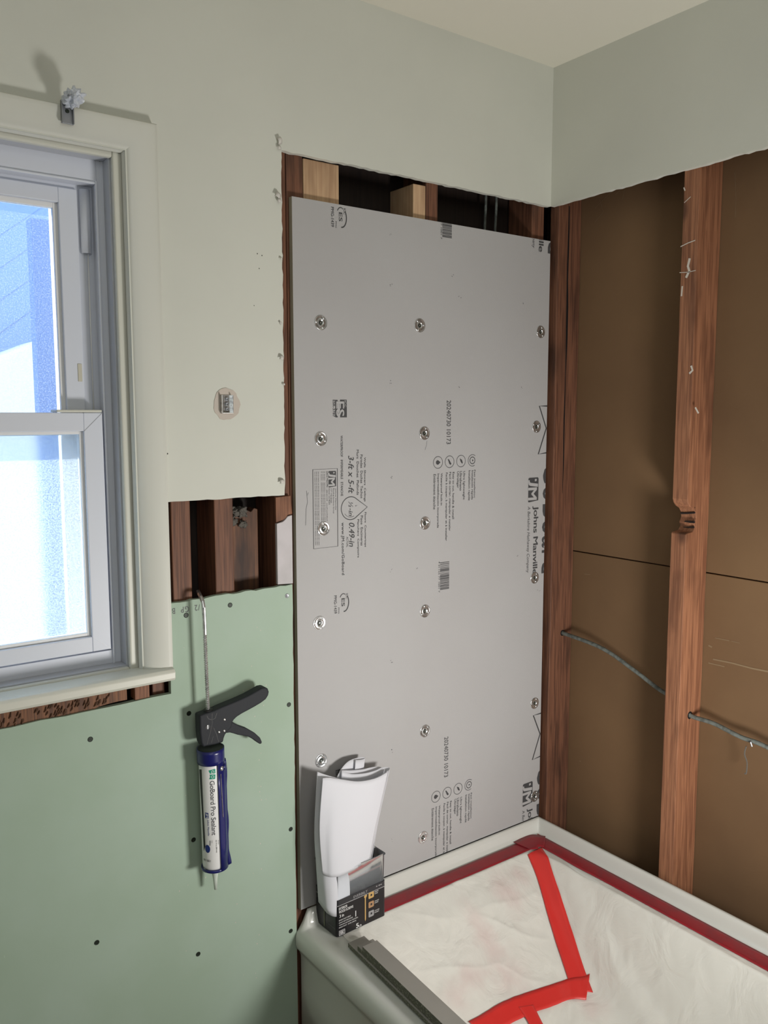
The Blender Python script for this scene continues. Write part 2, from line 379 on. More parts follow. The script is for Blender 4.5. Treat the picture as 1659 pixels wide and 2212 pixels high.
# painted drywall of the window wall, with its hand-cut edges
P = lambda x, z: Vector((x, 0, z))
loop = [P(XL, CEIL), P(0, CEIL), P(0, 2.055)]
loop += jag(P(0, 2.055), P(-.805, 2.055), 60, .0014, (0, 0, 1)) + [P(-.805, 2.055)]
loop += jag(P(-.805, 2.055), P(-.808, 1.343), 60, .0012, (1, 0, 0)) + [P(-.809, 1.342)]
loop += jag(P(-.809, 1.342), P(-1.076, 1.343), 16, .001, (0, 0, 1)) + [P(-1.076, 1.343), P(-1.076, 0.992), P(WX1, 0.992), P(WX1, WZ1), P(WX0, WZ1), P(WX0, .955), P(XL, .955)]
wb = struct(MB().prism(loop, (0, T, 0)).build('wall_back', MT['paint']))
loop = [Vector((0, YF, CEIL)), Vector((0, 0, CEIL)), Vector((0, 0, 2.055))] + jag((0, 0, 2.055), (0, -1.5, 2.07), 90, .0016, (0, 0, 1)) + [Vector((0, -1.5, 2.07)), Vector((0, YF, 2.08))]
wr = struct(MB().prism(loop, (T, 0, 0)).build('wall_right', MT['paint']))
# brown back faces of the neighbouring room's sheets, seam between upper and lower sheet
b_ = MB(); b_.box(SB, SB + .012, YF, 0.115, 1.1375, CEIL); b_.box(SB, SB + .012, YF, 0.115, 0, 1.1345); b_.box(SB + .012, SB + .03, YF, 0.115, 0, CEIL)
struct(b_.build('wall_right_backing', MT['panel'], bevel=.0012))
b_ = MB()
for (x0, x1, z0, z1) in ((XL, WX0, 0, CEIL), (WX1, SB + .03, 0, CEIL), (WX0, WX1, 0, WZ0), (WX0, WX1, WZ1, CEIL)):
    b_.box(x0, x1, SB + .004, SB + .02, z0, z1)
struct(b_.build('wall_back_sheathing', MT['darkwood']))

b_ = MB()
for pts, wd in ((((1545, 1378), (1575, 1384)), .0018), (((1580, 1385), (1598, 1389)), .0012), (((1540, 1424), (1580, 1432), (1625, 1444), (1665, 1452)), .0035), (((1530, 1432), (1565, 1440)), .0025), (((1530, 1394), (1538, 1398)), .004),
                (((1296, 432), (1303, 458), (1285, 480)), .0007), (((1285, 450), (1320, 415)), .0006), (((1330, 420), (1350, 402), (1345, 430)), .0007), (((1587, 372), (1590, 430), (1588, 470)), .0009), (((1262, 1240), (1275, 1241)), .001)):
    b_.pid += 1; q = [at(px, py, 0, SB - .0006) for px, py in pts]; stroke(b_, [(v.y, v.z) for v in q], wd, lambda u, v: Vector((SB - .0006, u, v)))
split_build(b_, 'dust_smear', mat('pale_dust', srgb(134, 114, 88), .95), bpy.data.objects['wall_right_backing'])

# torn paper curls, scuffs of the cut edge
def curl(c, s, a, parent, m=MT['gypsum']):
    b = MB(); rows = []
    for i in range(6):
        t = i / 5
        rows.append([Vector((c[0] + s*(t*math.cos(a) + k*.35*math.sin(a)), c[1] - s*(.15 + .5*math.sin(t*2.6)) , c[2] + s*(t*math.sin(a) - k*.35*math.cos(a)))) for k in (-1, 0, 1)])
    b.grid(rows); return b.build('torn_paper', m, parent, smooth=True, solid=.0006)
for (px, py, s, a) in ((604, 312, .013, 2.0), (606, 320, .009, 3.3), (604, 428, .014, 2.7), (606, 432, .01, 3.6), (609, 560, .006, 3.), (607, 700, .006, 2.4), (612, 775, .011, 2.9), (615, 830, .006, 3.2), (613, 1040, .012, 3.1)):
    c = at(px, py, 1, -.001); curl(c, s, a, wb)
p = at(489, 874, 1, 0)
b_ = MB(); b_.prism([Vector((p.x + .030*math.cos(t)*random.uniform(.9, 1.05), -.0012, p.z + .033*math.sin(t)*random.uniform(.9, 1.05))) for t in [k*math.pi/12 for k in range(24)]], (0, .002, 0))
tag(b_.build('plaster_patch', MT['pink'], wb), 'pinkish round patch of bare plaster')
# small dark flecks on the wall paint
b_ = MB()
for (px, py, s) in ((342, 953, .0022), (334, 935, .0012), (362, 980, .0012), (556, 548, .001), (566, 552, .001), (560, 580, .0009), (549, 660, .0008), (330, 612, .001), (332, 590, .001)):
    b_.pid += 1; q = at(px, py, 1, -.0003); b_.prism([q + Vector((s*math.cos(t), 0, s*math.sin(t)*1.4)) for t in [k*math.pi/4 for k in range(8)]], (0, .0006, 0))
split_build(b_, 'wall_fleck', MT['screw'], wb)

# ---- green moisture board: one sheet with an L-shaped top
GX = -.7935
loop = [P(XL, 0), P(GX + .001, 0)] + [P(GX, .35), P(GX, .385)] + jag(P(GX, .4), P(GX + .001, 1.14), 30, .0009, (1, 0, 0)) + [P(GX + .001, 1.145)]
loop += jag(P(GX, 1.145), P(-1.076, 1.140), 22, .0016, (0, 0, 1)) + [P(-1.076, 1.140), P(-1.077, .955)] + jag(P(-1.077, .955), P(XL, .948), 34, .0015, (0, 0, 1)) + [P(XL, .948)]
gb = MB().prism(loop, (0, T - .0005, 0)).build('green_drywall_sheet', MT['green'])
tag(gb, 'pale green moisture-resistant drywall sheet screwed on below the window', 'drywall')
for (px, py) in ((402, 1329), (497, 1307), (195, 1597), (624, 1522), (408, 1541), (628, 1791), (418, 1814), (628, 2011), (209, 2036), (428, 2061)):
    c = at(px, py, 1, 0)
    b_ = MB(); b_.lathe([(.0052, -.0004), (.0048, -.0008), (.0030, .0001), (.0015, .0003)], c, (0, 1, 0), 14)
    b_.box(c.x - .0022, c.x + .0022, c.y - .001, c.y - .0002, c.z - .0004, c.z + .0004)
    b_.build('drywall_screw', MT['screw'], gb, smooth=False)
c = at(620, 1287, 1, 0); b_ = MB(); b_.lathe([(.005, -.0004), (.004, -.0009), (.001, -.0004)], c, (0, 1, 0), 14)
tag(b_.build('drywall_screw', MT['zinc2'], gb), 'grey filled screw head near the top right corner')
# chips, scratches
b_ = MB()
for k in range(46):
    px = random.choice((random.gauss(556, 8), random.gauss(560, 14), random.uniform(380, 625))); py = random.uniform(1330, 2150)
    q = at(px, py, 1, -.0003); s = random.uniform(.0005, .0012)
    b_.pid += 1; b_.prism([q + Vector((s*math.cos(t), 0, s*1.3*math.sin(t))) for t in [i*math.pi/3 for i in range(6)]], (0, .0004, 0))
split_build(b_, 'paint_chip', MT['chip'], gb)

# ------------------------------------------------------------------ grey tile backer board
BX0, BX1, BZ0, BZ1 = -.7815, .0015, .3835, 1.967
bb = MB(); bb.box(BX0, BX1, 0.0, T - .0006, BZ0, BZ1)
for f in bb.bm.faces:
    n = f.calc_center_median()
    if not (abs(n.y) < 1e-5): f.material_index = 1
board = bb.build('tile_backer_board', [MT['board'], MT['foam']])
tag(board, 'tall grey foam-core tile backer board printed with dark lettering, standing on the tub rim', 'wallboard')
IY = -.0004
def bfit(x0, x1, y0, y1, dz=0.0, y=IY):
    """text running downwards, fitted to the photo's box of px on the board"""
    xm = (x0+x1)/2; ym = (y0+y1)/2
    zs = at(xm, y0).z + dz; ze = at(xm, y1).z + dz; xa = at(x0, ym).x; xb = at(x1, ym).x
    return lambda u, v: Vector((xa + (xb-xa)*v, y, zs + (ze-zs)*u))
def bxz(dz=0.0, y=IY): return lambda u, v: Vector((u, y, v + dz))
def clip_board(b):
    for co, no in (((BX0+.001, 0, 0), (-1, 0, 0)), ((BX1-.0005, 0, 0), (1, 0, 0)), ((0, 0, BZ0+.001), (0, 0, -1)), ((0, 0, BZ1-.0008), (0, 0, 1))):
        bmesh.ops.bisect_plane(b.bm, geom=b.bm.verts[:] + b.bm.edges[:] + b.bm.faces[:], plane_co=co, plane_no=no, clear_outer=True)
def add_print(name, fn, dzs, m=MT['ink']):
    for dz in dzs:
        b = MB(); fn(b, dz); clip_board(b)
        if len(b.bm.faces): split_build(b, name, m, board)
        else: b.bm.free()
def zx(X, Y, ox=640, oy=840, s=4.2545): return (ox + X/s, oy + Y/s)
def T1(b, s, X0, X1, Y0, Y1, dz, y=IY, **k):
    a = zx(X0, Y0); c = zx(X1, Y1); put(b, s, bfit(a[0], c[0], a[1], c[1], dz, y), **k)
def T2(b, s, X0, X1, Y0, Y1, dz, y=IY, **k):
    a = zx(X0, Y0, 880, 840, 4.2529); c = zx(X1, Y1, 880, 840, 4.2529); put(b, s, bfit(a[0], c[0], a[1], c[1], dz, y), **k)
PER = .8535
def size_text(b, dz):
    T1(b, '3-ft x 5-ft', 478, 528, 615, 960, dz, bold=.02, shear=.25)
    T1(b, '½-in', 480, 520, 1035, 1168, dz, bold=.012, shear=.25)
    T1(b, '0.49-in', 485, 535, 1230, 1450, dz, bold=.02, shear=.25)
    T1(b, 'ACTUAL', 460, 478, 1360, 1455, dz)
    c = at(*zx(500, 1097)); tip = at(*zx(652, 1080)); r = (at(*zx(500, 992)).z - at(*zx(500, 1203)).z)/2
    pts = [(c.x + r*math.cos(t)*.98, c.z + r*math.sin(t)) for t in [math.radians(a) for a in range(48, 313, 12)]]
    pts.append((tip.x, c.z)); b.pid += 1; stroke(b, pts, .0018, bxz(dz), True)
    stroke(b, [(c.x + (r-.006)*math.cos(t), c.z + (r-.006)*math.sin(t)) for t in [math.radians(a) for a in range(215, 300, 10)]], .0009, bxz(dz))
add_print('printed_size_text', size_text, (0, -PER))
def use_text(b, dz):
    for s, x, y0, y1 in (('Walls  Showers  Ceilings', 618, 630, 1035), ('Paredes  Duchas  Techos', 589, 605, 1005), ('Murs  Douches  Plafonds', 554, 560, 975),
                         ('Floors  Countertops', 623, 1133, 1453), ('Pisos  Encimeras', 591, 1165, 1440), ('Planchers  Comptoirs', 557, 1200, 1550)):
        T1(b, s, x, x + 21, y0, y1, dz, bold=.012)
    T1(b, 'www.JM.com/GoBoard', 410, 442, 1230, 1710, dz, bold=.02, space=1.1)
    T1(b, 'WATERPROOF   IMPERMEABLE   ETANCHE', 407, 428, 430, 985, dz, bold=.01)
add_print('printed_lettering', use_text, (0, -PER))
def esr(b, dz):
    x0, y0 = zx(402, 100); x1, y1 = zx(464, 262)
    f = bfit(x0, x1, y0, y1, dz); flat(b, [(0, 0), (1, 0), (1, 1), (0, 1)], f)
    x0, y0 = zx(358, 102); x1, y1 = zx(380, 262); f = bfit(x0, x1, y0, y1, dz); flat(b, [(0, 0), (1, 0), (1, 1), (0, 1)], f)
    T1(b, 'ESR-3787', 335, 356, 102, 258, dz, bold=.03)
def esr_w(b, dz):
    T1(b, 'ICC', 440, 458, 108, 168, dz, IY - .0003, bold=.01)
    T1(b, 'ES', 366, 438, 118, 250, dz, IY - .0003, bold=.03)
add_print('printed_emblem', esr, (0, -PER))
add_print('emblem_lettering', esr_w, (0, -PER), MT['board'])
def ces(b, dz):
    T1(b, 'ICC', 456, 475, 1880, 1930, dz, bold=.01)
    T1(b, 'ES', 415, 445, 1925, 1998, dz, bold=.02)
    T1(b, 'PMG-1439', 347, 372, 1900, 2065, dz, bold=.012)
    T1(b, 'PMG', 384, 396, 2010, 2065, dz)
    b.pid += 1; c = at(*zx(432, 1965)); rx = .0115; rz = .021
    stroke(b, [(c.x + rx*math.cos(t), c.z + rz*math.sin(t)) for t in [math.radians(a) for a in range(60, 150, 10)]], .0018, bxz(dz))
    stroke(b, [(c.x + .002 + rx*1.1*math.cos(t), c.z + rz*math.sin(t)*.98) for t in [math.radians(a) for a in range(-95, 50, 10)]], .0026, bxz(dz))
add_print('printed_certification_mark', ces, (0, PER))
# boxed notice with the square monogram
def notice(b, dz):
    a = at(*zx(152, 741)); c = at(*zx(380, 1440)); x0, x1 = at(*zx(155, 1100)).x, at(*zx(379, 1100)).x
    z0, z1 = at(*zx(165, 1470)).z, at(*zx(155, 742)).z
    stroke(b, [(x0, z0), (x1, z0), (x1, z1), (x0, z1)], .0016, bxz(dz), True)
    for s, X, Y0, Y1 in (('Johns Manville', 354, 915, 1112), ('Roofing Systems Group', 335, 915, 1145), ('717 17th Street', 315, 915, 1050), ('Denver, CO 80202', 296, 915, 1065)):
        T1(b, s, X, X + 13, Y0, Y1, dz)
    T1(b, 'Johns Manville', 276, 289, 757, 905, dz, bold=.03)
    T1(b, '1-800-654-3103   www.JM.com/GoBoard', 275, 287, 920, 1215, dz)
    for i, X in enumerate((258, 243, 228)):
        T1(b, 'N° de pièce    Aplicaciones y usos del panel de espuma para baldosas', X - 2, X + 9, 760, 1235, dz)
    for i, X in enumerate((202, 186, 170)):
        T1(b, 'Not for exterior use. Store flat and dry. Do not install over damaged studs. Garder au sec. Mantener seco y plano.', X - 2, X + 9, 762, 1440, dz)
add_print('printed_notice', notice, (0,))
def mono(X0, X1, Y0, Y1, Z):
    def bg_(b, dz):
        a = Z(X0, Y0); c = Z(X1, Y1); f = bfit(a[0], c[0], a[1], c[1], dz)
        flat(b, [(0, .0), (.06, 1), (.40, 1), (.36, .42), (.27, .2), (.1, .12), (.1, 0)], f) if False else None
        flat(b, [(0, .1), (.03, 0), (.97, 0), (1, .06), (.94, 1), (.06, 1), (0, .94)], f)
    def fg(b, dz):
        a = Z(X0, Y0); c = Z(X1, Y1); xm = a[0]; f = bfit(a[0], c[0], a[1], c[1], dz, IY - .0003)
        put(b, 'J', lambda u, v: f(.12 + .24*u, .0 + .92*v), bold=.05, shear=.1)
        put(b, 'M', lambda u, v: f(.42 + .48*u, -.02 + .84*v), bold=.045)
        flat(b, [(.06, .62), (.16, .62), (.14, .8), (.06, .8)], f)
    return bg_, fg
Z1 = lambda X, Y: zx(X, Y); Z2 = lambda X, Y: zx(X, Y, 880, 840, 4.2529)
for (q, dzs) in ((mono(295, 365, 755, 905, Z1), (0,)), (mono(1110, 1203, 815, 1040, Z2), (0, -PER))):
    add_print('printed_logo', q[0], dzs, MT['textgrey'] if q is None else MT['ink']); add_print('logo_lettering', q[1], dzs, MT['board'])
def icons(b, dz):
    for i, (cx, cy) in enumerate(((946, 999), (971, 997.5), (995.7, 996), (1020.4, 994.5))):
        b.pid += 1; c = at(cx, cy); r = .0145
        full = [(c.x + r*math.cos(t), c.z + r*math.sin(t)) for t in [k*math.pi/14 for k in range(28)]]
        if i < 3: stroke(b, full, .0013, bxz(dz), True)
        else:
            stroke(b, [(c.x + r*math.cos(t), c.z + r*math.sin(t)) for t in [math.radians(a) for a in range(50, 310, 12)]], .0013, bxz(dz))
            stroke(b, [(c.x + .0085*math.cos(t), c.z + .0085*math.sin(t)) for t in [k*math.pi/10 for k in range(20)]], .002, bxz(dz), True)
            flat(b, [(c.x - .001, c.z + .003), (c.x + .004, c.z), (c.x - .001, c.z - .003)], bxz(dz))
        if i == 0: flat(b, [(c.x + .008, c.z)] + [(c.x - .001 + .0055*math.cos(t), c.z + .0055*math.sin(t)) for t in [math.radians(a) for a in range(60, 301, 20)]], bxz(dz))
        if i == 1: flat(b, [(c.x - .006, c.z + .007), (c.x - .002, c.z + .006), (c.x + .006, c.z - .005), (c.x + .003, c.z - .008), (c.x - .001, c.z - .005)], bxz(dz))
        if i == 2: flat(b, [(c.x - .004, c.z + .007), (c.x + .003, c.z + .003), (c.x + .006, c.z - .004), (c.x + .004, c.z - .007), (c.x - .001, c.z - .002), (c.x - .003, c.z + .003)], bxz(dz))
add_print('printed_icon', icons, (0, -PER))
def features(b, dz):
    for s, X, Y0, Y1 in (('Waterproof built-in', 300, 775, 1070), ('Impermeabilización incorporada', 269, 780, 1277), ('Entièrement étanche', 238, 785, 1107),
                         ('Easy to cut, handle & install', 408, 765, 1195), ('Fácil de cortar, manipular e instalar', 377, 765, 1305), ('Facile à couper, à manipuler et à installer', 345, 770, 1396),
                         ('Ultra lightweight', 507, 757, 1018), ('Ultraliviano', 479, 757, 935), ('Ultraléger', 451, 760, 912),
                         ('Fast installation', 611, 745, 1000), ('Instalación rápida', 583, 750, 1017), ('Installation rapide', 555, 750, 1025)):
        T2(b, s, X, X + (13 if X == 611 else 22), Y0, Y1, dz, bold=.01)
    T2(b, '20240730 10173', 360, 398, 105, 508, dz, bold=.004)
add_print('printed_feature_text', features, (0, -PER))
def barcode(b, dz):
    x0, y0 = Z2(300, 1590); x1, y1 = Z2(383, 1850); f = bfit(x0, x1, y0, y1, dz); u = 0.0; rnd = random.Random(5)
    while u < .98:
        wd = rnd.choice((.012, .012, .024, .036)); hi = 1; lo = 0 if u > .03 and u < .95 else -.06
        flat(b, [(u, lo), (min(u + wd, 1), lo), (min(u + wd, 1), hi), (u, hi)], f); u += wd + rnd.choice((.012, .02, .03))
    T2(b, '4 01125 77 1001 7', 284, 298, 1585, 1870, dz)
add_print('printed_barcode', barcode, (0, PER))
def maker(b, dz):
    T2(b, 'Johns Manville', 1143, 1197, 1078, 1702, dz, bold=.025, space=.95)
    T2(b, 'A Berkshire Hathaway Company', 1092, 1124, 1080, 1690, dz, shear=.2)
    # outlined ribbon shape, running off the cut edge
    b.pid += 1; q = [at(*Z2(X, Y)) for X, Y in ((1290, 158), (1212, 158), (1275, 362), (1202, 600), (1290, 585))]
    stroke(b, [(p_.x, p_.z) for p_ in q], .0042, bxz(dz))
    T2(b, 'GoBoard', 1238, 1420, 690, 1680, dz, bold=-.005)
add_print('printed_maker_name', maker, (0, PER, -PER))
# washers and screws
WASH = [(693, 697), (907, 703), (1168, 717), (693, 948), (917, 936), (1159, 922), (699, 1142), (918, 1130), (1155, 1248), (690, 1346), (918, 1320), (1155, 1519), (694, 1643), (918, 1579), (1155, 1720), (914, 1809)]
for i, (px, py) in enumerate(WASH):
    c = at(px, py, 1, -.0005)
    b_ = MB(); b_.lathe([(.0162, .0004), (.0160, -.0006), (.0150, -.0011), (.0140, -.0006), (.0100, -.0002), (.0078, -.0010), (.0066, -.0013), (.0058, .0000), (.0040, .0012), (.0012, .0014)], c, (0, 1, 0), 32)
    a0 = random.uniform(0, 6)
    for k in range(3):
        a = a0 + k*2.09; q = c + Vector((.0118*math.cos(a), -.0010, .0118*math.sin(a)))
        b_.lathe([(.0026, .0006), (.0022, -.0006), (.0005, -.0008)], q, (0, 1, 0), 10)
    ws = b_.build('fastening_washer', MT['zinc'], board, smooth=True)
    b_ = MB(); b_.lathe([(.0046, .0006), (.0042, -.0004), (.0020, -.0002), (.0016, .0012), (.0002, .0012)], c, (0, 1, 0), 14)
    b_.build('screw', MT['screw'], ws)
# scuffs on the board
b_ = MB(); rnd = random.Random(3)
for (px, py) in [(845, 505), (845, 614), (845, 826), (845, 1030), (845, 1232), (845, 1428), (845, 1622), (845, 1814), (978, 595), (993, 643), (990, 838), (1130, 655), (1128, 838), (1118, 1200), (1164, 1278), (903, 1228), (770, 1095)]:
    b_.pid += 1
    for k in range(3):
        q = at(px + rnd.uniform(-3, 3), py + rnd.uniform(-4, 4), 1, IY); s = rnd.uniform(.0006, .0013)
        b_.face([q + Vector((s*math.cos(t), 0, s*math.sin(t))) for t in [i*math.pi/3 for i in range(6)]])
b_.pid += 1; q0 = [(922, 952), (921, 962), (918, 972)]
stroke(b_, [(at(*q).x, at(*q).z) for q in q0], .0008, bxz())
b_.pid += 1; stroke(b_, [(at(*q).x, at(*q).z) for q in ((662, 1060), (664, 1085), (661, 1100), (660, 1135))], .0010, bxz())
stroke(b_, [(at(*q).x, at(*q).z) for q in ((666, 1064), (664, 1070))], .0009, bxz())
split_build(b_, 'scuff_mark', MT['ink2'], board)

# ------------------------------------------------------------------ studs and framing
def stud(x0, x1, y0, y1, z0, z1, m, label, name='wall_stud', cat='stud', group=None):
    o = MB().box(x0, x1, y0, y1, z0, z1).build(name, m, bevel=.002, seg=2)
    return tag(o, label, cat, group)
stud(-.826, -.7885, T, SB, 0, CEIL, MT['oldwood'], 'old red-brown stud showing as a thin strip left of the grey board')
stud(-.7870, -.7462, T + .0005, SB, 0, CEIL, MT['oldwood'], 'old reddish stud at the far left above the grey board')
stud(-.7445, -.6540, T + .001, T + .039, 0, 2.0535, MT['newwood'], 'wide new pale board stud with a nail, behind the top left of the grey board')
stud(-.4480, -.4115, T, SB + .002, 0, 2.047, MT['newwood'], 'new pale stud sistered left of a reddish one behind the board top')
stud(-.4105, -.3740, T, SB, 0, CEIL, MT['oldwood'], 'old reddish stud touching the new pale stud behind the board top')
stud(-.0540, -.0105, T, SB, 0, CEIL, MT['oldwood'], 'old reddish stud in the back wall nearest to the room corner')
stud(-1.0608, -1.0200, T, SB, 0, CEIL, MT['oldwood'], 'old reddish stud at the left of the small square wall opening')
stud(-.9675, -.9250, T, SB, 0, CEIL, MT['oldwood'], 'old reddish stud in the middle of the small square wall opening')
b_ = MB(); x0, x1 = -.9205, -.848
top = [Vector((x0, .05, 1.312))] + [Vector((x0 + (x1-x0)*k/9, .05, 1.311 + random.uniform(-.006, .003))) for k in range(1, 9)] + [Vector((x1, .05, 1.310))]
b_.prism([Vector((x0, .05, 1.0))] + top + [Vector((x1, .05, 1.0))], (0, .03, 0))
tag(b_.build('blocking_board', MT['rough'], bevel=.0015), 'short rough board set back in the square opening, right of the middle stud', 'board')
b_ = MB()
for k in range(9):
    c = Vector((-.900 + random.gauss(0, .012), .046 + random.uniform(-.006, .006), 1.296 + random.gauss(0, .010))); r = random.uniform(.006, .011)
    vs = bmesh.ops.create_icosphere(b_.bm, subdivisions=3, radius=r)['verts']
    for v in vs:
        d = v.co.normalized(); v.co = c + Vector((d.x*1.2, d.y*.7, d.z))*r*(1 + .9*noise.noise(d*2.5 + c*300) + .5*noise.noise(d*7 + c*100))
o = b_.build('lint_clump', MT['dust'], smooth=True); tag(o, 'grey clump of dusty lint on the top corner of the recessed board', 'dust', kind='stuff')
# splintered wood face and white gypsum remnant right of the opening
rw = MB()
pts = [(-.829, 1.338), (-.792, 1.340), (-.7885, 1.300), (-.800, 1.298), (-.806, 1.291), (-.812, 1.288), (-.829, 1.284)]
rw.prism([Vector((x, .003, z)) for x, z in pts], (0, .009, 0))
tag(rw.build('splintered_wood_block', MT['stud2'], bevel=.001), 'orange splintered wood block at the upper right of the square opening', 'wood')
rw = MB()
pts = [(-.8265, 1.281), (-.812, 1.284), (-.806, 1.288), (-.799, 1.295), (-.7885, 1.297), (-.7885, 1.146), (-.8265, 1.148)]
rw.prism([Vector((x, .004, z)) for x, z in pts], (0, .0085, 0))
tag(rw.build('gypsum_remnant', MT['strip_white'], bevel=.001), 'narrow white gypsum remnant below the splintered block, above the green sheet', 'drywall')
# cables deep in the wall bay
for (x, lab) in ((-.170, 'thin grey cable hanging in the dark bay, left one'), (-.133, 'thin grey cable hanging in the dark bay, right one, nearest the corner')):
    tag(MB().tube([(x, .07, CEIL), (x + .002, .068, 2.05), (x - .003, .07, 1.9), (x, .07, 1.7)], .0035, 8).build('electrical_cable', MT['cable'], smooth=True), lab, 'cable')
# right wall: corner post, studs
st = [(-.0170, .0125)]
b_ = MB().box(T, SB - .001, -.017, .0125, 0, CEIL).build('corner_post', MT['oldwood'], bevel=.002)
tag(b_, 'long red-brown corner post with a dark crack, right of the grey board', 'stud')
# dark crack in its side
b_ = MB(); xs = .052; zc = [(2.06, .0015), (1.95, .003), (1.87, .0025), (1.80, .004), (1.72, .0035), (1.62, .001), (1.5, .0025), (1.38, .002), (1.30, .0005)]
L1 = []; R1 = []
for z, wd in zc:
    j = random.uniform(-.002, .002); L1.append(Vector((xs + j - wd, -.0172, z))); R1.append(Vector((xs + j + wd, -.0172, z)))
b_.prism(L1 + R1[::-1], (0, .0004, 0)); crack = b_.build('crack', MT['gund'])
adopt(crack, bpy.data.objects['corner_post'])
# main stud with the chewed notch
n0, n1 = 1.238, 1.318
prof = [(T, 0), (T, n0 - .003), (T + .003, n0), (T + .026, n0 + .002), (T + .034, n0 + .012), (T + .030, n0 + .022), (T + .037, n0 + .034), (T + .034, n0 + .046), (T + .027, n0 + .055), (T + .012, n0 + .062), (T + .004, n1 - .010), (T, n1), (T, CEIL), (SB - .001, CEIL), (SB - .001, 0)]
ms = MB().prism([Vector((x, -.431, z)) for x, z in prof], (0, .0405, 0)).build('notched_stud', MT['stud2'], bevel=.0015)
tag(ms, 'orange-brown stud with a dark chewed notch at mid height', 'stud')
b_ = MB()
for z, r in ((1.250, .0018), (1.262, .003), (1.284, .0025), (1.296, .0012)):
    b_.tube([(T + .034, -.392, z - .004), (T + .033, -.41, z + random.uniform(-.003, .003)), (T + .030, -.4315, z + .001)], r, 6)
b_.build('splinter', MT['darkwood'], ms)
# white plaster marks on its face
b_ = MB(); F = lambda px, py: at(px, py, 0, T - .0005)
for pts, wd in ((((1478, 738 - 300), (1492, 425)), .0018), (((1470, 533), (1486, 525), (1502, 519)), .0022), (((1468, 589), (1486, 588), (1503, 584)), .0016), (((1490, 558), (1486, 575), (1489, 585), (1482, 600)), .0060), (((1477, 405), (1480, 412)), .003),
                (((1474, 618), (1472, 640)), .004), (((1493, 790), (1496, 800), (1489, 807)), .005), (((1502, 880), (1509, 893)), .004)):
    b_.pid += 1; q = [F(*p) for p in pts]; stroke(b_, [(v.y, v.z) for v in q], wd, lambda u, v: Vector((T - .0006, u, v)))
split_build(b_, 'plaster_mark', MT['chip'], ms)
tag(MB().box(T, SB - .001, -.838, -.797, 0, CEIL).build('wall_stud', MT['stud2'], bevel=.002), 'plain stud of the open side wall, just past the right edge of the photo', 'stud')
# wood under the window stool
b_ = MB(); loop = []
xa, xb = -1.9, -1.165
bot = [Vector((xa + (xb-xa)*k/40, .006, .938 + random.uniform(-.002, .004) + (.022*smoothstep(-1.28, -1.20, xa + (xb-xa)*k/40)))) for k in range(41)]
b_.prism([Vector((xa, .006, .991)), Vector((xb, .006, .991))] + bot[::-1], (0, .02, 0))
rnd = random.Random(9); b_.mi = 1
for k in range(60):
    x = rnd.uniform(-1.42, -1.20); z = .953 + (x + 1.42)*.06 + rnd.uniform(-.006, .014)
    b_.tube([(x, .0055, z), (x + .003, .0035, z + .004), (x + .004, .0055, z + rnd.uniform(.006, .011))], .0012, 6)
rs = b_.build('rough_sill', [MT['rough'], MT['glue']]); tag(rs, 'torn brown wood strip with dried adhesive ridges under the window stool', 'wood')
tag(MB().box(-1.150, -1.120, .004, .028, .955, .9905).build('wood_shim', MT['stud2'], bevel=.001), 'small pale wood shim wedged under the right end of the window stool', 'wood')
tag(MB().box(-1.108, -1.082, .02, .05, .90, .9905).build('blocking_scrap', MT['oldwood'], bevel=.001), 'dim brown wood scrap recessed under the stool tip', 'wood')

# ------------------------------------------------------------------ window
win = empty('window_1', (-1.52, .05, 1.0)); win['kind'] = 'structure'
CX = (WX0 + WX1)/2
def mir(x): return 2*CX - x
def frame(b, xo, xi, zb0, zb1, zt0, zt1, y0, y1):
    """rectangular ring: outer x xo, inner x xi (right side), bottom zb0..zb1, top zt0..zt1"""
    b.box(xi, xo, y0, y1, zb0, zt1); b.box(mir(xo), mir(xi), y0, y1, zb0, zt1)
    b.box(mir(xi), xi, y0, y1, zb0, zb1); b.box(mir(xi), xi, y0, y1, zt0, zt1)
# flared casing around the opening
prof = [(-.003, .012), (-.001, .006), (.002, .001), (.008, -.006), (.018, -.0125), (.032, -.0175), (.046, -.0205), (.053, -.0205), (.0555, -.0185), (.0555, 0.0)]
rows = []
for u, y in prof:
    xr = WX1 + u; xl = WX0 - u; zt = WZ1 + u * .93
    rows.append([(xr, y, 1.0155), (xr, y, zt), (xl, y, zt), (xl, y, 1.0155)])
b_ = MB(); b_.grid(rows); cs = struct(b_.build('trim_1', MT['casing'], smooth=True)); cs.data.polygons.foreach_set('use_smooth', [True]*len(cs.data.polygons))
md = cs.modifiers.new('e', 'EDGE_SPLIT'); md.split_angle = math.radians(50)
# stop bead
b_ = MB(); frame(b_, WX1 + .002, -1.1525, 1.01, 1.02, 1.985, 2.02, .016, .030)
struct(b_.build('trim_2', MT['trim'], bevel=.004, seg=3))
# stool
loop = [(.06, 1.000), (.06, 1.0165), (-.022, 1.0165), (-.030, 1.0145), (-.0345, 1.009), (-.0345, .9975), (-.031, .992), (.0, .991)]
b_ = MB(); b_.prism([Vector((-1.99, y, z)) for y, z in loop], (.910, 0, 0)); struct(b_.build('trim_3', MT['trim'], bevel=.0015))
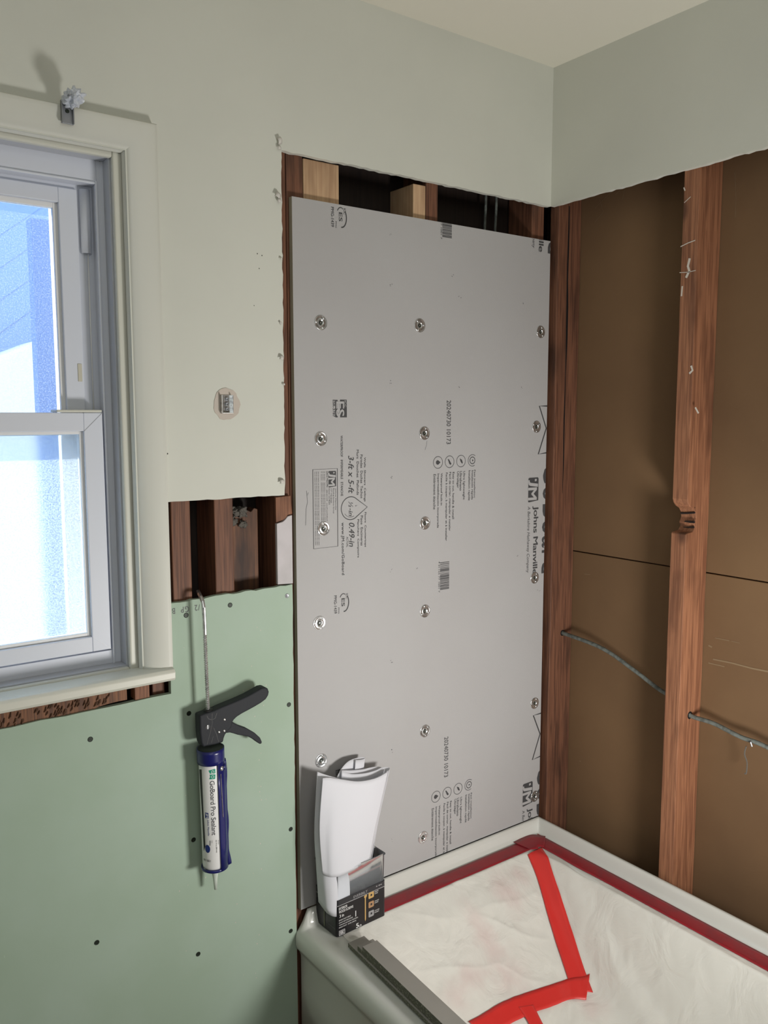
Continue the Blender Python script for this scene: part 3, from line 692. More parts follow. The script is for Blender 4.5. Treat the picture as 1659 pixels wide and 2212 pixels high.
# vinyl frame
b_ = MB(); frame(b_, WX1 + .01, -1.1555, 1.0, 1.022, 1.987, 2.03, .030, .062); b_.build('jamb', MT['vinyl2'], win, bevel=.001)
b_ = MB(); frame(b_, WX1 + .012, -1.168, .99, 1.048, 1.945, 2.03, .062, .112)
b_.box(-1.172, -1.168, .058, .066, 1.02, 1.95); b_.box(mir(-1.172), -1.172, .058, .066, 1.9435, 1.9475)
b_.build('window_frame', MT['vinyl'], win, bevel=.001)
b_ = MB(); frame(b_, -1.166, -1.1975, 1.0, 1.03, 1.936, 1.96, .094, .108); b_.build('track', MT['vinyl'], win, bevel=.001)
# upper sash (outer), lower sash (inner)
us = MB(); frame(us, -1.1975, -1.232, 1.475, 1.505, 1.908, 1.936, .088, .118); us = us.build('upper_sash', MT['vinyl'], win, bevel=.0015)
g = MB(); frame(g, -1.2315, -1.240, 1.505, 1.512, 1.899, 1.9085, .098, .112); g.build('glazing_bead', MT['white'], us, bevel=.001)
MB().box(mir(-1.238), -1.238, .104, .107, 1.508, 1.902).build('glass_pane', MT['glass'], us)
g = MB(); lz = at(173, 805, 1, .087); g.box(lz.x - .004, lz.x + .004, .0865, .0885, lz.z - .017, lz.z + .017); g.build('tilt_latch', mat('ivory_latch', srgb(196, 192, 176), .5), us, bevel=.0008)
ls = MB(); frame(ls, -1.176, -1.212, 1.052, 1.082, 1.483, 1.518, .055, .086); ls = ls.build('lower_sash', MT['vinyl'], win, bevel=.0015)
g = MB(); frame(g, -1.2115, -1.2185, 1.082, 1.089, 1.477, 1.4835, .064, .080); g.build('glazing_bead', MT['white'], ls, bevel=.001)
MB().box(mir(-1.217), -1.217, .070, .074, 1.087, 1.479).build('frosted_pane', MT['frost'], ls)
g = MB(); g.box(-1.262, -1.178, .050, .092, 1.5185, 1.5235); g.build('rail_cap', MT['trim'], ls, bevel=.0015)
# mitre lines of the lower sash
for (xa_, za_, xb_, zb_) in ((-1.176, 1.518, -1.212, 1.483), (-1.176, 1.052, -1.212, 1.082)):
    g = MB(); stroke(g, [(xa_, za_), (xb_, zb_)], .0008, lambda u, v: Vector((u, .0546, v))); g.build('mitre_joint', MT['zinc2'], ls)
g = MB(); p1 = at(198, 420, 1, .08)
rows = []
for k in range(9):
    a = math.pi * k/8; rows.append([Vector((-1.183 - .010*math.cos(a), .092 - .010*math.sin(a), z)) for z in (1.820, 1.938)])
g.grid(rows); g.build('balance_cover', MT['vinyl'], win, smooth=True, solid=.001)
MB().tube([(-1.181, .088, 1.822), (-1.1815, .0885, 1.52)], .0012, 6).build('balance_cord', MT['white'], win, smooth=True)
g = MB(); q = at(221, 345, 1, .0615)
for dx, dz, s in ((0, 0, .0018), (.004, .002, .0008), (-.005, -.004, .0007)): g.lathe([(s, 0), (s*.6, -.0004)], (q.x + dx, .0617, q.z + dz), (0, 1, 0), 8)
g.build('nail_hole', MT['screw'], win)

# ------------------------------------------------------------------ outdoors seen through the glass
b_ = MB()
ca, sa = math.cos(math.radians(38)), math.sin(math.radians(38))
tilt = lambda x, z: (-.8 + x*ca - z*sa, 2.0 + x*sa + z*ca)
for k in range(50):
    z = -3 + k*.12; q = [tilt(-4, z), tilt(4, z), tilt(4, z + .12), tilt(-4, z + .12)]
    b_.grid([[Vector((q[0][0], 2.994, q[0][1])), Vector((q[1][0], 2.994, q[1][1]))], [Vector((q[3][0], 3.0, q[3][1])), Vector((q[2][0], 3.0, q[2][1]))], [Vector((q[3][0], 2.994, q[3][1])), Vector((q[2][0], 2.994, q[2][1]))]])
nh = empty('neighbour_house', (-1, 3, 0), 'pale blue neighbouring house with slanted lapped boards seen through the upper pane', 'house')
o = b_.build('siding_wall', MT['ext_blue'], nh)
b_ = MB(); b_.prism([Vector((-4.5, 2.2, 3.1)), Vector((3, 2.2, 3.6)), Vector((3, 3.1, 3.6)), Vector((-4.5, 3.1, 3.1))], (0, 0, .1)); b_.build('eave', MT['ext_blue'], nh)
p0 = at(76, 700, 1, 1.6); p1 = at(124, 700, 1, 1.6)
tag(MB().box(p0.x, p1.x, 1.6, 1.66, 0, 2.20).build('porch_post', MT['ext_post'], bevel=.004), 'blue-painted vertical post outside the window glass', 'post')
q = at(0, 765, 1, 2.3); q2 = at(80, 735, 1, 2.3)
b_ = MB(); b_.prism([Vector((-4, 2.3, 0)), Vector((q.x - 3, 2.3, q.z - 1.2)), Vector((q.x, 2.3, q.z)), Vector((q2.x, 2.3, q2.z)), Vector((q2.x + .6, 2.3, q2.z + .2)), Vector((2, 2.3, 0))], (0, .3, 0))
tag(b_.build('snow_bank', MT['snow'], bevel=.02), 'glaring white bank outside, low in the upper pane', 'snow')
struct(MB().box(-8, 8, .14, 9, -.6, -.5).build('outside_ground', MT['snow']))
b_ = MB(); b_.box(-1.2365, WX1 + .04, SB + .02, SB + .04, .94, 2.05); b_.box(WX0 - .04, mir(-1.2365), SB + .02, SB + .06, .94, 2.05); b_.box(mir(-1.2365), -1.2365, SB + .02, SB + .05, 1.93, 2.05); b_.box(mir(-1.2365), -1.2365, SB + .02, SB + .08, .94, 1.06); struct(b_.build('trim_4', MT['ext_white'], bevel=.002))

# ------------------------------------------------------------------ bathtub
D = .345
def drops(x, y):
    dr = -.098 - x; dl = x + .700; db = -.088 - y; df = y + 1.44
    v = min(2.35*dr, 2.35*dl, .82*db, 2.35*df)
    # soft minimum for rounded inner corners
    vals = [2.35*dr, 2.35*dl, .82*db, 2.35*df]
    if min(vals) < -.3: return 0
    k = 26.0; sm = -math.log(sum(math.exp(-k*min(q, 2)) for q in vals))/k
    sm = max(0.0, sm + .008)
    return .27*math.tanh(sm/.27) if sm > 0 else 0
def tubz(x, y):
    f = lambda d: .036 if d < .0058 else .036*(1 - smoothstep(.0058, .024, d))**1.5
    fb = f(-y - .001) * smoothstep(-.785, -.765, x); fr = f(-x - .001); ff = f(y + 1.529)
    z = D + max(fb, fr, ff*smoothstep(-.785, -.765, x))
    v = drops(x, y)
    return z - v - .014*smoothstep(0, .03, v)
edge = [.001, .0035, .0058, .007, .009, .012, .016, .020, .024, .032, .045, .06, .075, .088]
xs = [-.778, -.765, -.75, -.735, -.72] + [-.71 + i*.0152 for i in range(41)] + [-e for e in edge[::-1]]
ys = [-e for e in edge] + [-.1 - i*.02 for i in range(1, 67)] + [-1.53 + e for e in edge[::-1]]
ap = [(-.783, .02), (-.783, .20), (-.7835, .275), (-.787, .287), (-.794, .296), (-.7965, .305), (-.7965, .322), (-.794, .333), (-.788, .341)]
rows = []
for y in ys: rows.append([Vector((x, y, z)) for x, z in ap] + [Vector((x, y, tubz(x, y))) for x in xs])
b_ = MB(); b_.grid(rows)
tub = empty('bathtub', (-.4, -.75, 0), 'white enamel alcove bathtub below the grey board, edged with red tape', 'bathtub')
b_.box(-.775, -.003, -1.525, -.004, 0.0, .04)
b_.build('tub_shell', MT['enamel'], tub, smooth=True, solid=.002)
for (px, py, ax, v) in ((907, 1877, 1, -.0070), (1168, 1783, 0, -.0070), (1430, 1917, 0, -.0070)):
    c = at(px, py, ax, v); b_ = MB(); n = (0, 1, 0) if ax == 1 else (1, 0, 0)
    b_.lathe([(.0036, -.0006), (.0030, -.0010), (.0005, -.0006)], c, n, 12); b_.build('fixing_hole', MT['black'], tub)

# ------------------------------------------------------------------ plastic sheet
def sheetz(x, y):
    v = drops(x, y); s = smoothstep(0.0, .05, v); a = smoothstep(.002, .02, v)
    n1 = noise.fractal(Vector((x*9, y*9, 1.3)), 1, 2, 4)
    n2 = noise.noise(Vector((x*6 + y*9, (x - y)*38, 4.1)))          # fine diagonal creases
    n3 = noise.noise(Vector((x*55 - y*10, y*9, 7.7)))
    rim = math.exp(-((v - .02)/.03)**2)
    w_ = .0040*n1*s + .0016*n2*a + .0014*n3*rim*a + .0050*abs(noise.noise(Vector((x*5 + 3, y*5, 2)))) * s
    fx = -.098 + .012 - .26*(-y - .088)                     # crease line just right of the corner tape
    dd = (x - fx)/.020; g = smoothstep(-.12, -.30, y)
    w_ += g*(.009*math.exp(-dd*dd) - .006*math.exp(-((dd - 1.6)/.8)**2))
    for ax_, ay_, bx_, by_, am in CREASE:
        ex_, ey_ = bx_ - ax_, by_ - ay_; l2 = ex_*ex_ + ey_*ey_; t = ((x - ax_)*ex_ + (y - ay_)*ey_)/l2
        if -.1 < t < 1.1:
            d_ = ((x - ax_)*ey_ - (y - ay_)*ex_)/math.sqrt(l2) + .004*math.sin(t*7)
            w_ += am*math.exp(-abs(d_)/.006)*math.sin(math.pi*max(0, min(1, t)))**.5
    return D + .0022 - v + w_ + .004*s
BLOTCH = []; CREASE = []
def sheet_hit(px, py):
    d = wray(px, py).normalized(); t = 1.0; p = CAM + d*t
    while t < 4:
        p = CAM + d*t
        if p.z < sheetz(p.x, p.y): break
        t += .002
    return p
_cr = [((1020, 1975), (1168, 1925), .0030), ((1015, 1976), (1195, 2035), .0035), ((1022, 1972), (1005, 1920), .0022), ((870, 2102), (1110, 2076), .0028), ((1060, 2080), (1180, 2128), .0025), ((850, 1975), (1000, 1985), .0022),
       ((940, 2000), (975, 2090), .0020), ((1100, 1990), (1140, 2075), .0026), ((1290, 1960), (1350, 2140), .0040), ((1340, 1960), (1380, 2150), .0014), ((1420, 2010), (1440, 2180), .0012), ((1500, 2060), (1510, 2200), .0012), ((900, 1925), (1060, 1895), .0018)]
_cr = [(sheet_hit(*a), sheet_hit(*b), am) for a, b, am in _cr]
CREASE += [(a.x, a.y, b.x, b.y, am) for a, b, am in _cr]
for (px, py, rad, k) in ((1095, 1925, (.045, .055), .34), (1120, 1890, (.03, .03), .28), (1050, 2030, (.035, .09), .30), (1015, 2110, (.05, .03), .28), (985, 2150, (.04, .04), .24), (1110, 2120, (.05, .04), .22), (1275, 2170, (.04, .05), .28), (1080, 2090, (.10, .08), .10)):
    q = sheet_hit(px, py); BLOTCH.append((q.x, q.y, rad, k))
MT['film'] = sheet_material()
NX, NY = 220, 420; rows = []
for j in range(NY + 1):
    ty = j/NY; row = []
    for i in range(NX + 1):
        tx = i/NX
        xl = -.728 + .006*noise.noise(Vector((ty*20, 0, 0))); xr = -.036
        x = xl + (xr - xl)*tx; y = -.034 + (-1.46 + .034)*ty
        if ty == 0: y += 0
        row.append(Vector((x, y, sheetz(x, y))))
    rows.append(row)
b_ = MB(); b_.grid(rows); sheet = b_.build('plastic_sheet', MT['film'], smooth=True)
tag(sheet, 'wrinkled white plastic sheet lining the bathtub, held by red tape', 'sheet')
def tape(name, L_, R_, m, label, lift=.0016, n=40, w=5):
    """strip between two edge polylines given as (x,y) on the sheet/deck"""
    def samp(P_, t):
        t *= len(P_) - 1; i = min(int(t), len(P_) - 2); f = t - i; a = Vector(P_[i]); c = Vector(P_[i+1]); return a.lerp(c, f)
    L_ = spl([(p_[0], p_[1], 0) for p_ in L_], 24); R_ = spl([(p_[0], p_[1], 0) for p_ in R_], 24); rows = []
    for i in range(n + 1):
        a = samp(L_, i/n); c = samp(R_, i/n)
        rows.append([Vector((q.x, q.y, max(sheetz(q.x, q.y), sheetz(q.x+.002, q.y), sheetz(q.x, q.y+.002)) + lift)) for q in [a.lerp(c, k/w) for k in range(w + 1)]])
    b = MB(); b.grid(rows); o = b.build(name, m, smooth=True, solid=.0003); return tag(o, label, 'tape', 'strips of red tape')
def dk(px, py): q = at(px, py, 2, D + .003); return (q.x, q.y)
def sh(px, py): q = sheet_hit(px, py); return (q.x, q.y)
print('DK', dk(1162, 1799), dk(1172, 1833), dk(1659, 2062), dk(1659, 2092), dk(835, 1925), dk(835, 1955), dk(880, 1909))
print('SH', [tuple(round(v, 3) for v in sheet_hit(*q)) for q in ((1165, 1845), (1190, 1900), (1225, 1980), (1275, 2130), (1016, 2207), (1117, 2156))])
TB0, TB1 = -.030, -.076
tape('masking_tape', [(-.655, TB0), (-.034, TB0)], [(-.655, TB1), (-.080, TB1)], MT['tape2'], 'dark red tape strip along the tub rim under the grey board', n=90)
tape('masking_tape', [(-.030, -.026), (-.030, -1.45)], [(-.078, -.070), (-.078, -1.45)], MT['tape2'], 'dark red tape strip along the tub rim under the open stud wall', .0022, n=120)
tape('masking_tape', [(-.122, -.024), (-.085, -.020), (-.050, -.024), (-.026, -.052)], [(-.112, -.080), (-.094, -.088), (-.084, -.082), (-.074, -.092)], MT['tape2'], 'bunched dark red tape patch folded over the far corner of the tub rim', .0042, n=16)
A = [(1140, 1851), (1160, 1900), (1186, 1990), (1208, 2060), (1235, 2140)]; Bq = [(1170, 1833), (1190, 1878), (1222, 1975), (1247, 2050), (1281, 2148)]
tape('masking_tape', [sh(*q) for q in A], [sh(*q) for q in Bq], MT['tape'], 'bright red tape running down the corner of the plastic sheet', .0026, n=60)
A = [(1274, 2108), (1231, 2118), (1175, 2136), (1117, 2156), (1060, 2184), (1012, 2212)]; Bq = [(1266, 2164), (1235, 2163), (1195, 2177), (1145, 2195), (1100, 2218), (1060, 2246)]
tape('masking_tape', [sh(*q) for q in A], [sh(*q) for q in Bq], MT['tape'], 'bright red tape curving across the bottom of the plastic sheet', .0034, n=60)
A = [(1120, 2180), (1142, 2215), (1160, 2260)]; Bq = [(1152, 2175), (1170, 2212), (1196, 2260)]
tape('masking_tape', [sh(*q) for q in A], [sh(*q) for q in Bq], MT['tape'], 'short bright red tape end at the bottom edge, branching off the curved strip', .0042, n=20)

# ------------------------------------------------------------------ grey offcut strips on the front deck
def strip(x0, x1, xo, ya, yb, z0, z1, dx, label):
    b = MB(); pa = [Vector((x0, ya, z0)), Vector((x1, ya, z0)), Vector((x1, ya, z1)), Vector((x0, ya, z1))]
    V0 = [b.bm.verts.new(p_) for p_ in pa]; V1 = [b.bm.verts.new(p_ + Vector((dx, yb - ya, 0))) for p_ in pa]
    b.mi = 1
    for i in range(4):
        b.mi = 0 if i in (0, 2) else 1
        b._f([V0[i], V0[(i+1) % 4], V1[(i+1) % 4], V1[i]])
    b.mi = 1; b._f(V0[::-1]); b._f(V1)
    o = b.build('board_offcut', [MT['strip'], MT['stripside']], bevel=.0006)
    return tag(o, label, 'offcut')
strip(-.7425, -.6990, 0, -.135, -1.13, D + .0045, D + .0142, -.045, 'lowest grey foam board strip on the tub deck, its end sticking out furthest')
strip(-.7400, -.6985, 0, -.168, -1.14, D + .0144, D + .0241, -.045, 'middle grey foam board strip of the stack on the tub deck')
strip(-.7415, -.7030, 0, -.189, -1.15, D + .0243, D + .0340, -.045, 'top grey foam board strip of the stack on the tub deck')

# ------------------------------------------------------------------ screw box
A0 = at(728, 2025, 2, D + .004); B0 = at(831, 1977, 2, D + .004); C0 = at(677, 1991, 2, D + .004)
print('BOX', A0, B0, C0, (B0-A0).length, (C0-A0).length)
ex = (B0 - A0); ex.z = 0; WB = ex.length; ex.normalize(); ey = Vector((-ex.y, ex.x, 0)); DB = min(.088, (C0 - A0).length); 
zt_rim = D + .145
ztop = at(668, 1858, 1, C0.y).z; print('rim z', ztop, 'label top', at(727.6, 1946, 1, A0.y).z)
LBH = at(727.6, 1946, 1, A0.y).z - A0.z
HB = ztop - A0.z
bx = empty('screw_box', (A0.x, A0.y, A0.z), 'clear plastic screw box with black printed label on the tub corner', 'box')
def BL(u, v, w_, tap=1.0): return A0 + ex*(u*WB) + ey*(v*DB) + Vector((0, 0, w_))
def ring(z, inset, rr=.006):
    out = []
    for (cx, cy, a0) in ((WB - inset - rr, inset + rr, -90), (WB - inset - rr, DB - inset - rr, 0), (inset + rr, DB - inset - rr, 90), (inset + rr, inset + rr, 180)):
        for k in range(5):
            a = math.radians(a0 + 22.5*k); out.append(A0 + ex*(cx + rr*math.cos(a)) + ey*(cy + rr*math.sin(a)) + Vector((0, 0, z)))
    return out
b_ = MB(); V = b_.grid([ring(-.0025, .003), ring(0.002, .001), ring(HB*.5, .000), ring(HB - .003, -.001), ring(HB - .002, -.003), ring(HB, -.003), ring(HB, .0005), ring(HB - .003, .001), ring(.004, .003)], True)
b_._f(V[-1]); b_._f(V[0][::-1]); b_.build('plastic_tub', MT['clear'], bx, smooth=True)
b_ = MB(); b_.grid([ring(.0005, -.0012), ring(LBH*.84, -.0012)], True); b_.build('label_sleeve', MT['sleeve'], bx, solid=.0006)
b_ = MB(); b_.grid([ring(LBH*.845, -.0012), ring(LBH, -.0012)], True); b_.build('label_band', MT['sleeve2'], bx, solid=.0006)
b_ = MB(); b_.grid([ring(LBH*.835, -.0018), ring(LBH*.855, -.0018)], True); b_.build('label_rule', MT['silver'], bx)
def RF(u, v, off=.0022): return A0 + ex*(u*WB) + Vector((0, 0, v*LBH)) - ey*off
def LF(u, v, off=.0022): return A0 + ey*((1-u)*DB) + Vector((0, 0, v*LBH)) - ex*off
def sub(fn, u0, u1, v0, v1): return lambda u, v: fn(u0 + (u1-u0)*u, v0 + (v1-v0)*v)
b_ = MB()
put(b_, 'EVERBILT', sub(RF, .33, .62, .885, .955), bold=.03); b_.build('brand_lettering', MT['silver'], bx)
b_ = MB()
for s, u0, u1, v0, v1, bd in (('EXTERIOR', .03, .20, .73, .80, .03), ('WOOD SCREWS', .03, .32, .64, .71, .03), ('3 in', .045, .13, .52, .60, .03), ('BUGLE FLAT HEAD', .03, .27, .43, .465, .01),
                              ('PARA EXTERIORES', .03, .31, .365, .395, .01), ('TORNILLOS PARA MADERA', .03, .42, .30, .33, .01), ('RESISTANT · STAR DRIVE', .03, .38, .235, .265, .01), ('5', .38, .43, .03, .15, .03), ('LB', .44, .49, .03, .08, .02),
                              ('DRIVE', .77, .85, .79, .82, .01), ('STAR', .77, .84, .74, .77, .01), ('WOOD', .77, .86, .53, .56, .01), ('SCREW', .77, .85, .48, .51, .01), ('COATED', .77, .87, .26, .29, .01), ('FINISH', .77, .86, .21, .24, .01), ('3 IN', .80, .92, .93, .955, .01)):
    put(b_, s, sub(RF, u0, u1, v0, v1), bold=bd)
b_.pid += 1; flat(b_, [(.365, .36), (.38, .36), (.38, .52), (.365, .52)], RF)
b_.pid += 1
for k, (u0, u1, v0, v1) in enumerate(((.03, .15, .03, .04), (.03, .15, .155, .165), (.03, .037, .03, .165), (.143, .15, .03, .165), (.05, .13, .06, .075), (.05, .12, .09, .105), (.05, .13, .12, .135))):
    flat(b_, [(u0, v0), (u1, v0), (u1, v1), (u0, v1)], RF)
split_build(b_, 'label_text', MT['white'], bx)
b_ = MB(); flat(b_, [(.545, .80), (.56, .83), (.59, .84), (.61, .82), (.605, .79), (.585, .75), (.585, .16), (.572, .10), (.562, .16), (.562, .75)], RF); b_.build('printed_screw', MT['gold'], bx)
for v0, m_ in ((.68, 'gold'), (.42, 'tan'), (.16, 'silver')):
    b_ = MB(); flat(b_, [(.65, v0), (.74, v0), (.755, v0 + .02), (.755, v0 + .15), (.74, v0 + .17), (.65, v0 + .17), (.64, v0 + .15), (.64, v0 + .02)], RF); ic = b_.build('printed_picture', MT[m_], bx)
    b_ = MB(); flat(b_, [(.68 + .0, v0 + .06), (.715, v0 + .06), (.72, v0 + .11), (.685, v0 + .12)], lambda u, v: RF(u, v, .0025)); b_.build('picture_detail', MT['sleeve2'], ic)
b_ = MB(); flat(b_, [(.38, .80), (.5, .80), (.47, .74), (.47, .06), (.41, .06), (.41, .74)], LF); b_.build('printed_screw', mat('dim_olive_print', srgb(96, 98, 78), .5), bx)
b_ = MB()
for s, u0, u1, v0, v1 in (('EXTERIOR', .05, .3, .72, .75), ('WOOD', .05, .35, .52, .55), ('SCREWS', .6, .9, .66, .69), ('STAR DRIVE', .55, .95, .60, .63), ('FIVE POUNDS', .6, .95, .2, .23)): put(b_, s, sub(LF, u0, u1, v0, v1))
b_.build('side_text', mat('dim_grey_print', srgb(110, 112, 112), .5), bx)
b_ = MB(); q = BL(.93, .3, HB*.72); b_.box(q.x - .006, q.x + .006, q.y - .004, q.y + .004, HB*.9 + A0.z - .02, A0.z + HB + .004)
tag(b_.build('binder_clip', MT['sleeve'], bevel=.001), 'small black clip beside the rolled paper at the box edge', 'clip')

# ------------------------------------------------------------------ folded paper standing in the box
fp = empty('folded_paper', (A0.x + .05, A0.y + .04, A0.z + .004), 'folded white paper sheets standing upright in the screw box', 'paper')
def loft(name, rows, n=28, th=.0007):
    R_ = [spl([at(px, py, 1, y) for px, py, y in r], n) for r in rows]
    cols = [spl([r[i] for r in R_], 14) for i in range(n + 1)]
    b = MB(); b.grid([[cols[i][j] for i in range(n + 1)] for j in range(15)])
    return b.build(name, MT['paper'], fp, smooth=True, solid=th)
ya = A0.y
loft('paper_sheet', [[(685, 1667, -.052), (708, 1675, -.062), (740, 1683, -.070), (775, 1687, -.074), (812, 1680, -.070), (839, 1664, -.058)],
                     [(679, 1790, -.054), (695, 1797, -.066), (722, 1806, -.080), (755, 1803, -.084), (785, 1800, -.080), (814, 1790, -.070)],
                     [(683, 1870, -.050), (692, 1880, -.064), (706, 1895, -.080), (728, 1898, -.090), (765, 1885, -.086), (799, 1870, -.074)],
                     [(688, 1948, -.052), (698, 1962, -.066), (710, 1975, -.082), (728, 1980, -.090), (760, 1968, -.086), (792, 1950, -.076)]])
loft('paper_sheet', [[(697, 1681, -.070), (712, 1680, -.073), (740, 1684, -.077), (775, 1688, -.081), (812, 1681, -.077), (839, 1666, -.065)],
                     [(690, 1790, -.072), (703, 1795, -.078), (722, 1803, -.087), (755, 1800, -.090), (785, 1795, -.086), (812, 1786, -.077)],
                     [(697, 1888, -.078), (706, 1893, -.084), (718, 1895, -.092), (735, 1892, -.096), (765, 1878, -.092), (799, 1858, -.080)]])
loft('paper_sheet', [[(840, 1664, -.058), (842, 1660, -.050), (838, 1657, -.044), (825, 1658, -.044), (812, 1664, -.048), (790, 1670, -.052), (760, 1672, -.050), (738, 1665, -.044)],
                     [(814, 1790, -.070), (815, 1786, -.062), (812, 1784, -.056), (804, 1785, -.056), (795, 1788, -.060), (775, 1790, -.062), (750, 1792, -.060), (732, 1788, -.054)],
                     [(796, 1900, -.076), (797, 1897, -.070), (795, 1895, -.066), (788, 1896, -.066), (780, 1898, -.068), (765, 1900, -.068), (745, 1902, -.066), (730, 1900, -.060)]], 36)
loft('paper_sheet', [[(738, 1664, -.043), (760, 1664, -.042), (783, 1662, -.040), (800, 1658, -.036), (818, 1656, -.034), (827, 1660, -.036), (826, 1665, -.040)],
                     [(732, 1788, -.052), (752, 1788, -.052), (772, 1786, -.050), (785, 1784, -.047), (798, 1782, -.045), (804, 1784, -.047), (803, 1788, -.050)],
                     [(730, 1900, -.060), (745, 1900, -.060), (760, 1898, -.058), (770, 1896, -.056), (780, 1894, -.054), (785, 1896, -.056), (784, 1899, -.058)]], 30)
loft('paper_sheet', [[(728, 1678, -.040), (738, 1660, -.034), (752, 1645, -.028), (768, 1638, -.024), (784, 1635, -.022), (788, 1638, -.025), (780, 1641, -.030), (768, 1642, -.032)],
                     [(722, 1790, -.046), (730, 1782, -.042), (742, 1774, -.038), (756, 1770, -.034), (770, 1768, -.032), (774, 1770, -.035), (768, 1772, -.038), (758, 1774, -.040)],
                     [(715, 1900, -.052), (722, 1896, -.050), (732, 1892, -.048), (744, 1890, -.046), (756, 1888, -.045), (760, 1890, -.047), (754, 1892, -.049), (746, 1893, -.050)]], 30)

# ------------------------------------------------------------------ caulking gun hanging by its rod hook
gun = empty('caulking_gun', (-1.01, -.035, .56), 'charcoal caulking gun with navy barrel hanging by its hooked rod on the green sheet', 'caulking gun')
def gz(X, Y): return (380 + X/7.541, 1460 + Y/7.541)
def outline(pts, y0, y1): return [at(*gz(X, Y), 1, y0) for X, Y in pts], (0, y1 - y0, 0)
pts, off = outline([(385, 652), (480, 615), (620, 570), (760, 505), (900, 448), (1050, 385), (1180, 325), (1300, 258), (1400, 200), (1465, 186), (1505, 212), (1522, 262), (1510, 320), (1470, 385), (1390, 445), (1290, 505), (1180, 565), (1080, 618), (1000, 670), (950, 718), (928, 755),
                    (905, 850), (850, 905), (808, 960), (785, 1020), (775, 1085), (640, 1125), (500, 1150), (448, 1168), (415, 1100), (396, 950)], -.0475, -.0225)
MB().prism(pts, off).build('gun_frame', MT['gun'], gun, bevel=.0035, seg=3)
pts, off = outline([(860, 760), (930, 760), (1040, 818), (1160, 858), (1290, 932), (1375, 1010), (1405, 1075), (1400, 1105), (1372, 1114), (1330, 1088), (1260, 1035), (1180, 992), (1100, 975), (1010, 962), (940, 940), (880, 925), (820, 935), (800, 880)], -.0425, -.0275)
MB().prism(pts, off).build('trigger', MT['gun'], gun, bevel=.003, seg=3)
# engraved lines, slot and rivets
yf = -.0478; G2 = lambda u, v: Vector((u, yf, v))
b_ = MB()
for pts, wd in ((((590, 610), (588, 700), (592, 770), (560, 920), (505, 1120)), .0010), (((505, 650), (530, 700), (590, 716), (640, 690), (668, 605)), .0013), (((615, 850), (660, 950), (695, 1075)), .0011), (((608, 985), (575, 1090)), .0011)):
    q = [at(*gz(*p_), 1, yf) for p_ in pts]; stroke(b_, [(v.x, v.z) for v in q], wd, G2)
b_.build('engraving', MT['gund'], gun)
c = at(*gz(518, 832), 1, -.0478); b_ = MB(); b_.lathe([(.0050, .0006), (.0048, -.0004), (.0005, -.0004)], c, (0, 1, 0), 20); o = b_.build('catch_hole', MT['gund'], gun)
b_ = MB(); b_.box(c.x - .0005, c.x + .0005, c.y - .001, c.y - .0006, c.z - .004, c.z + .004); b_.build('catch_spring', MT['zinc'], o)
for X, Y in ((792, 712), (702, 916), (786, 895)):
    c = at(*gz(X, Y), 1, -.0478); b_ = MB(); b_.lathe([(.0030, .0004), (.0028, -.0008), (.0018, -.0016), (.0003, -.0018)], c, (0, 1, 0), 16); b_.build('rivet', MT['zinc'], gun, smooth=True)
# rod
r0 = at(440, 1312, 1, -.035); r1 = at(449.5, 1536, 1, -.035)
b_ = MB(); b_.tube([at(428, 1278, 1, .010), at(430.5, 1283, 1, -.006), at(434, 1290, 1, -.020), at(438, 1300, 1, -.031), r0, r0.lerp(r1, .26)], .0040, 12)
ax = (r1 - r0); Lr = ax.length; axn = ax.normalized(); s0 = Lr*.26; n = 34; prof = []
for k in range(n):
    a = s0 + (Lr - s0)*k/n; pth = (Lr - s0)/n
    prof += [(.0042, a), (.0042, a + pth*.5), (.0030, a + pth*.55), (.0030, a + pth*.95)]
b_.lathe(prof, r0, axn, 10)
rod = b_.build('rod', MT['zinc'], gun, smooth=False)
b_ = MB(); b_.lathe([(.0095, -.004), (.0095, .002), (.006, .004)], r1, axn, 20); b_.build('rod_collar', MT['gund'], gun, smooth=True)
# rear of frame: top plate behind
# barrel
c0 = at(454.5, 1614, 1, -.036); c1 = at(464, 1868, 1, -.036); LB = (c1 - c0).length; bax = (c1 - c0).normalized(); e1 = Vector((1, 0, 0)) - bax*bax.x; e1.normalize(); e2 = bax.cross(e1); e2 = -e2 if e2.y > 0 else e2
def cyl(a, t, r): return c0 + bax*t + (e2*math.cos(a) + e1*math.sin(a))*r
def cyl_hit(px, py, r=.0250):
    d = wray(px, py).normalized(); o_ = CAM - c0
    dp = d - bax*d.dot(bax); op = o_ - bax*o_.dot(bax)
    A_ = dp.dot(dp); B_ = 2*dp.dot(op); C_ = op.dot(op) - r*r; disc = max(0, B_*B_ - 4*A_*C_)
    t = (-B_ - math.sqrt(disc))/(2*A_); p_ = CAM + d*t - c0; h = p_.dot(bax); q_ = p_ - bax*h
    return math.atan2(q_.dot(e1), q_.dot(e2)), h
def csurf(r0_, r1_, t0, t1, a0, a1, n=24):
    return [[cyl(math.radians(a0 + (a1-a0)*k/n), t0 + (t1-t0)*j, r0_ + (r1_-r0_)*j) for k in range(n + 1)] for j in (0, .25, .5, .75, 1)]
ct = MB(); ct.lathe([(.0235, .012), (.0248, .016), (.0248, LB - .006), (.0235, LB), (.012, LB + .002), (.009, LB + .008)], c0, bax, 40); ct = ct.build('sealant_cartridge', MT['white'], gun, smooth=True)
b_ = MB(); b_.lathe([(.0085, LB + .002), (.0080, LB + .006), (.0048, LB + .030), (.0030, LB + .054)], c0, bax, 20); b_.build('nozzle', MT['nozzle'], ct, smooth=True)
a_r = math.degrees(cyl_hit(473, 1740, .0275)[0]); print('label right angle', a_r, 'LB', LB)
br = MB(); br.grid(csurf(.0272, .0272, 0, .030, -180, 180, 48))
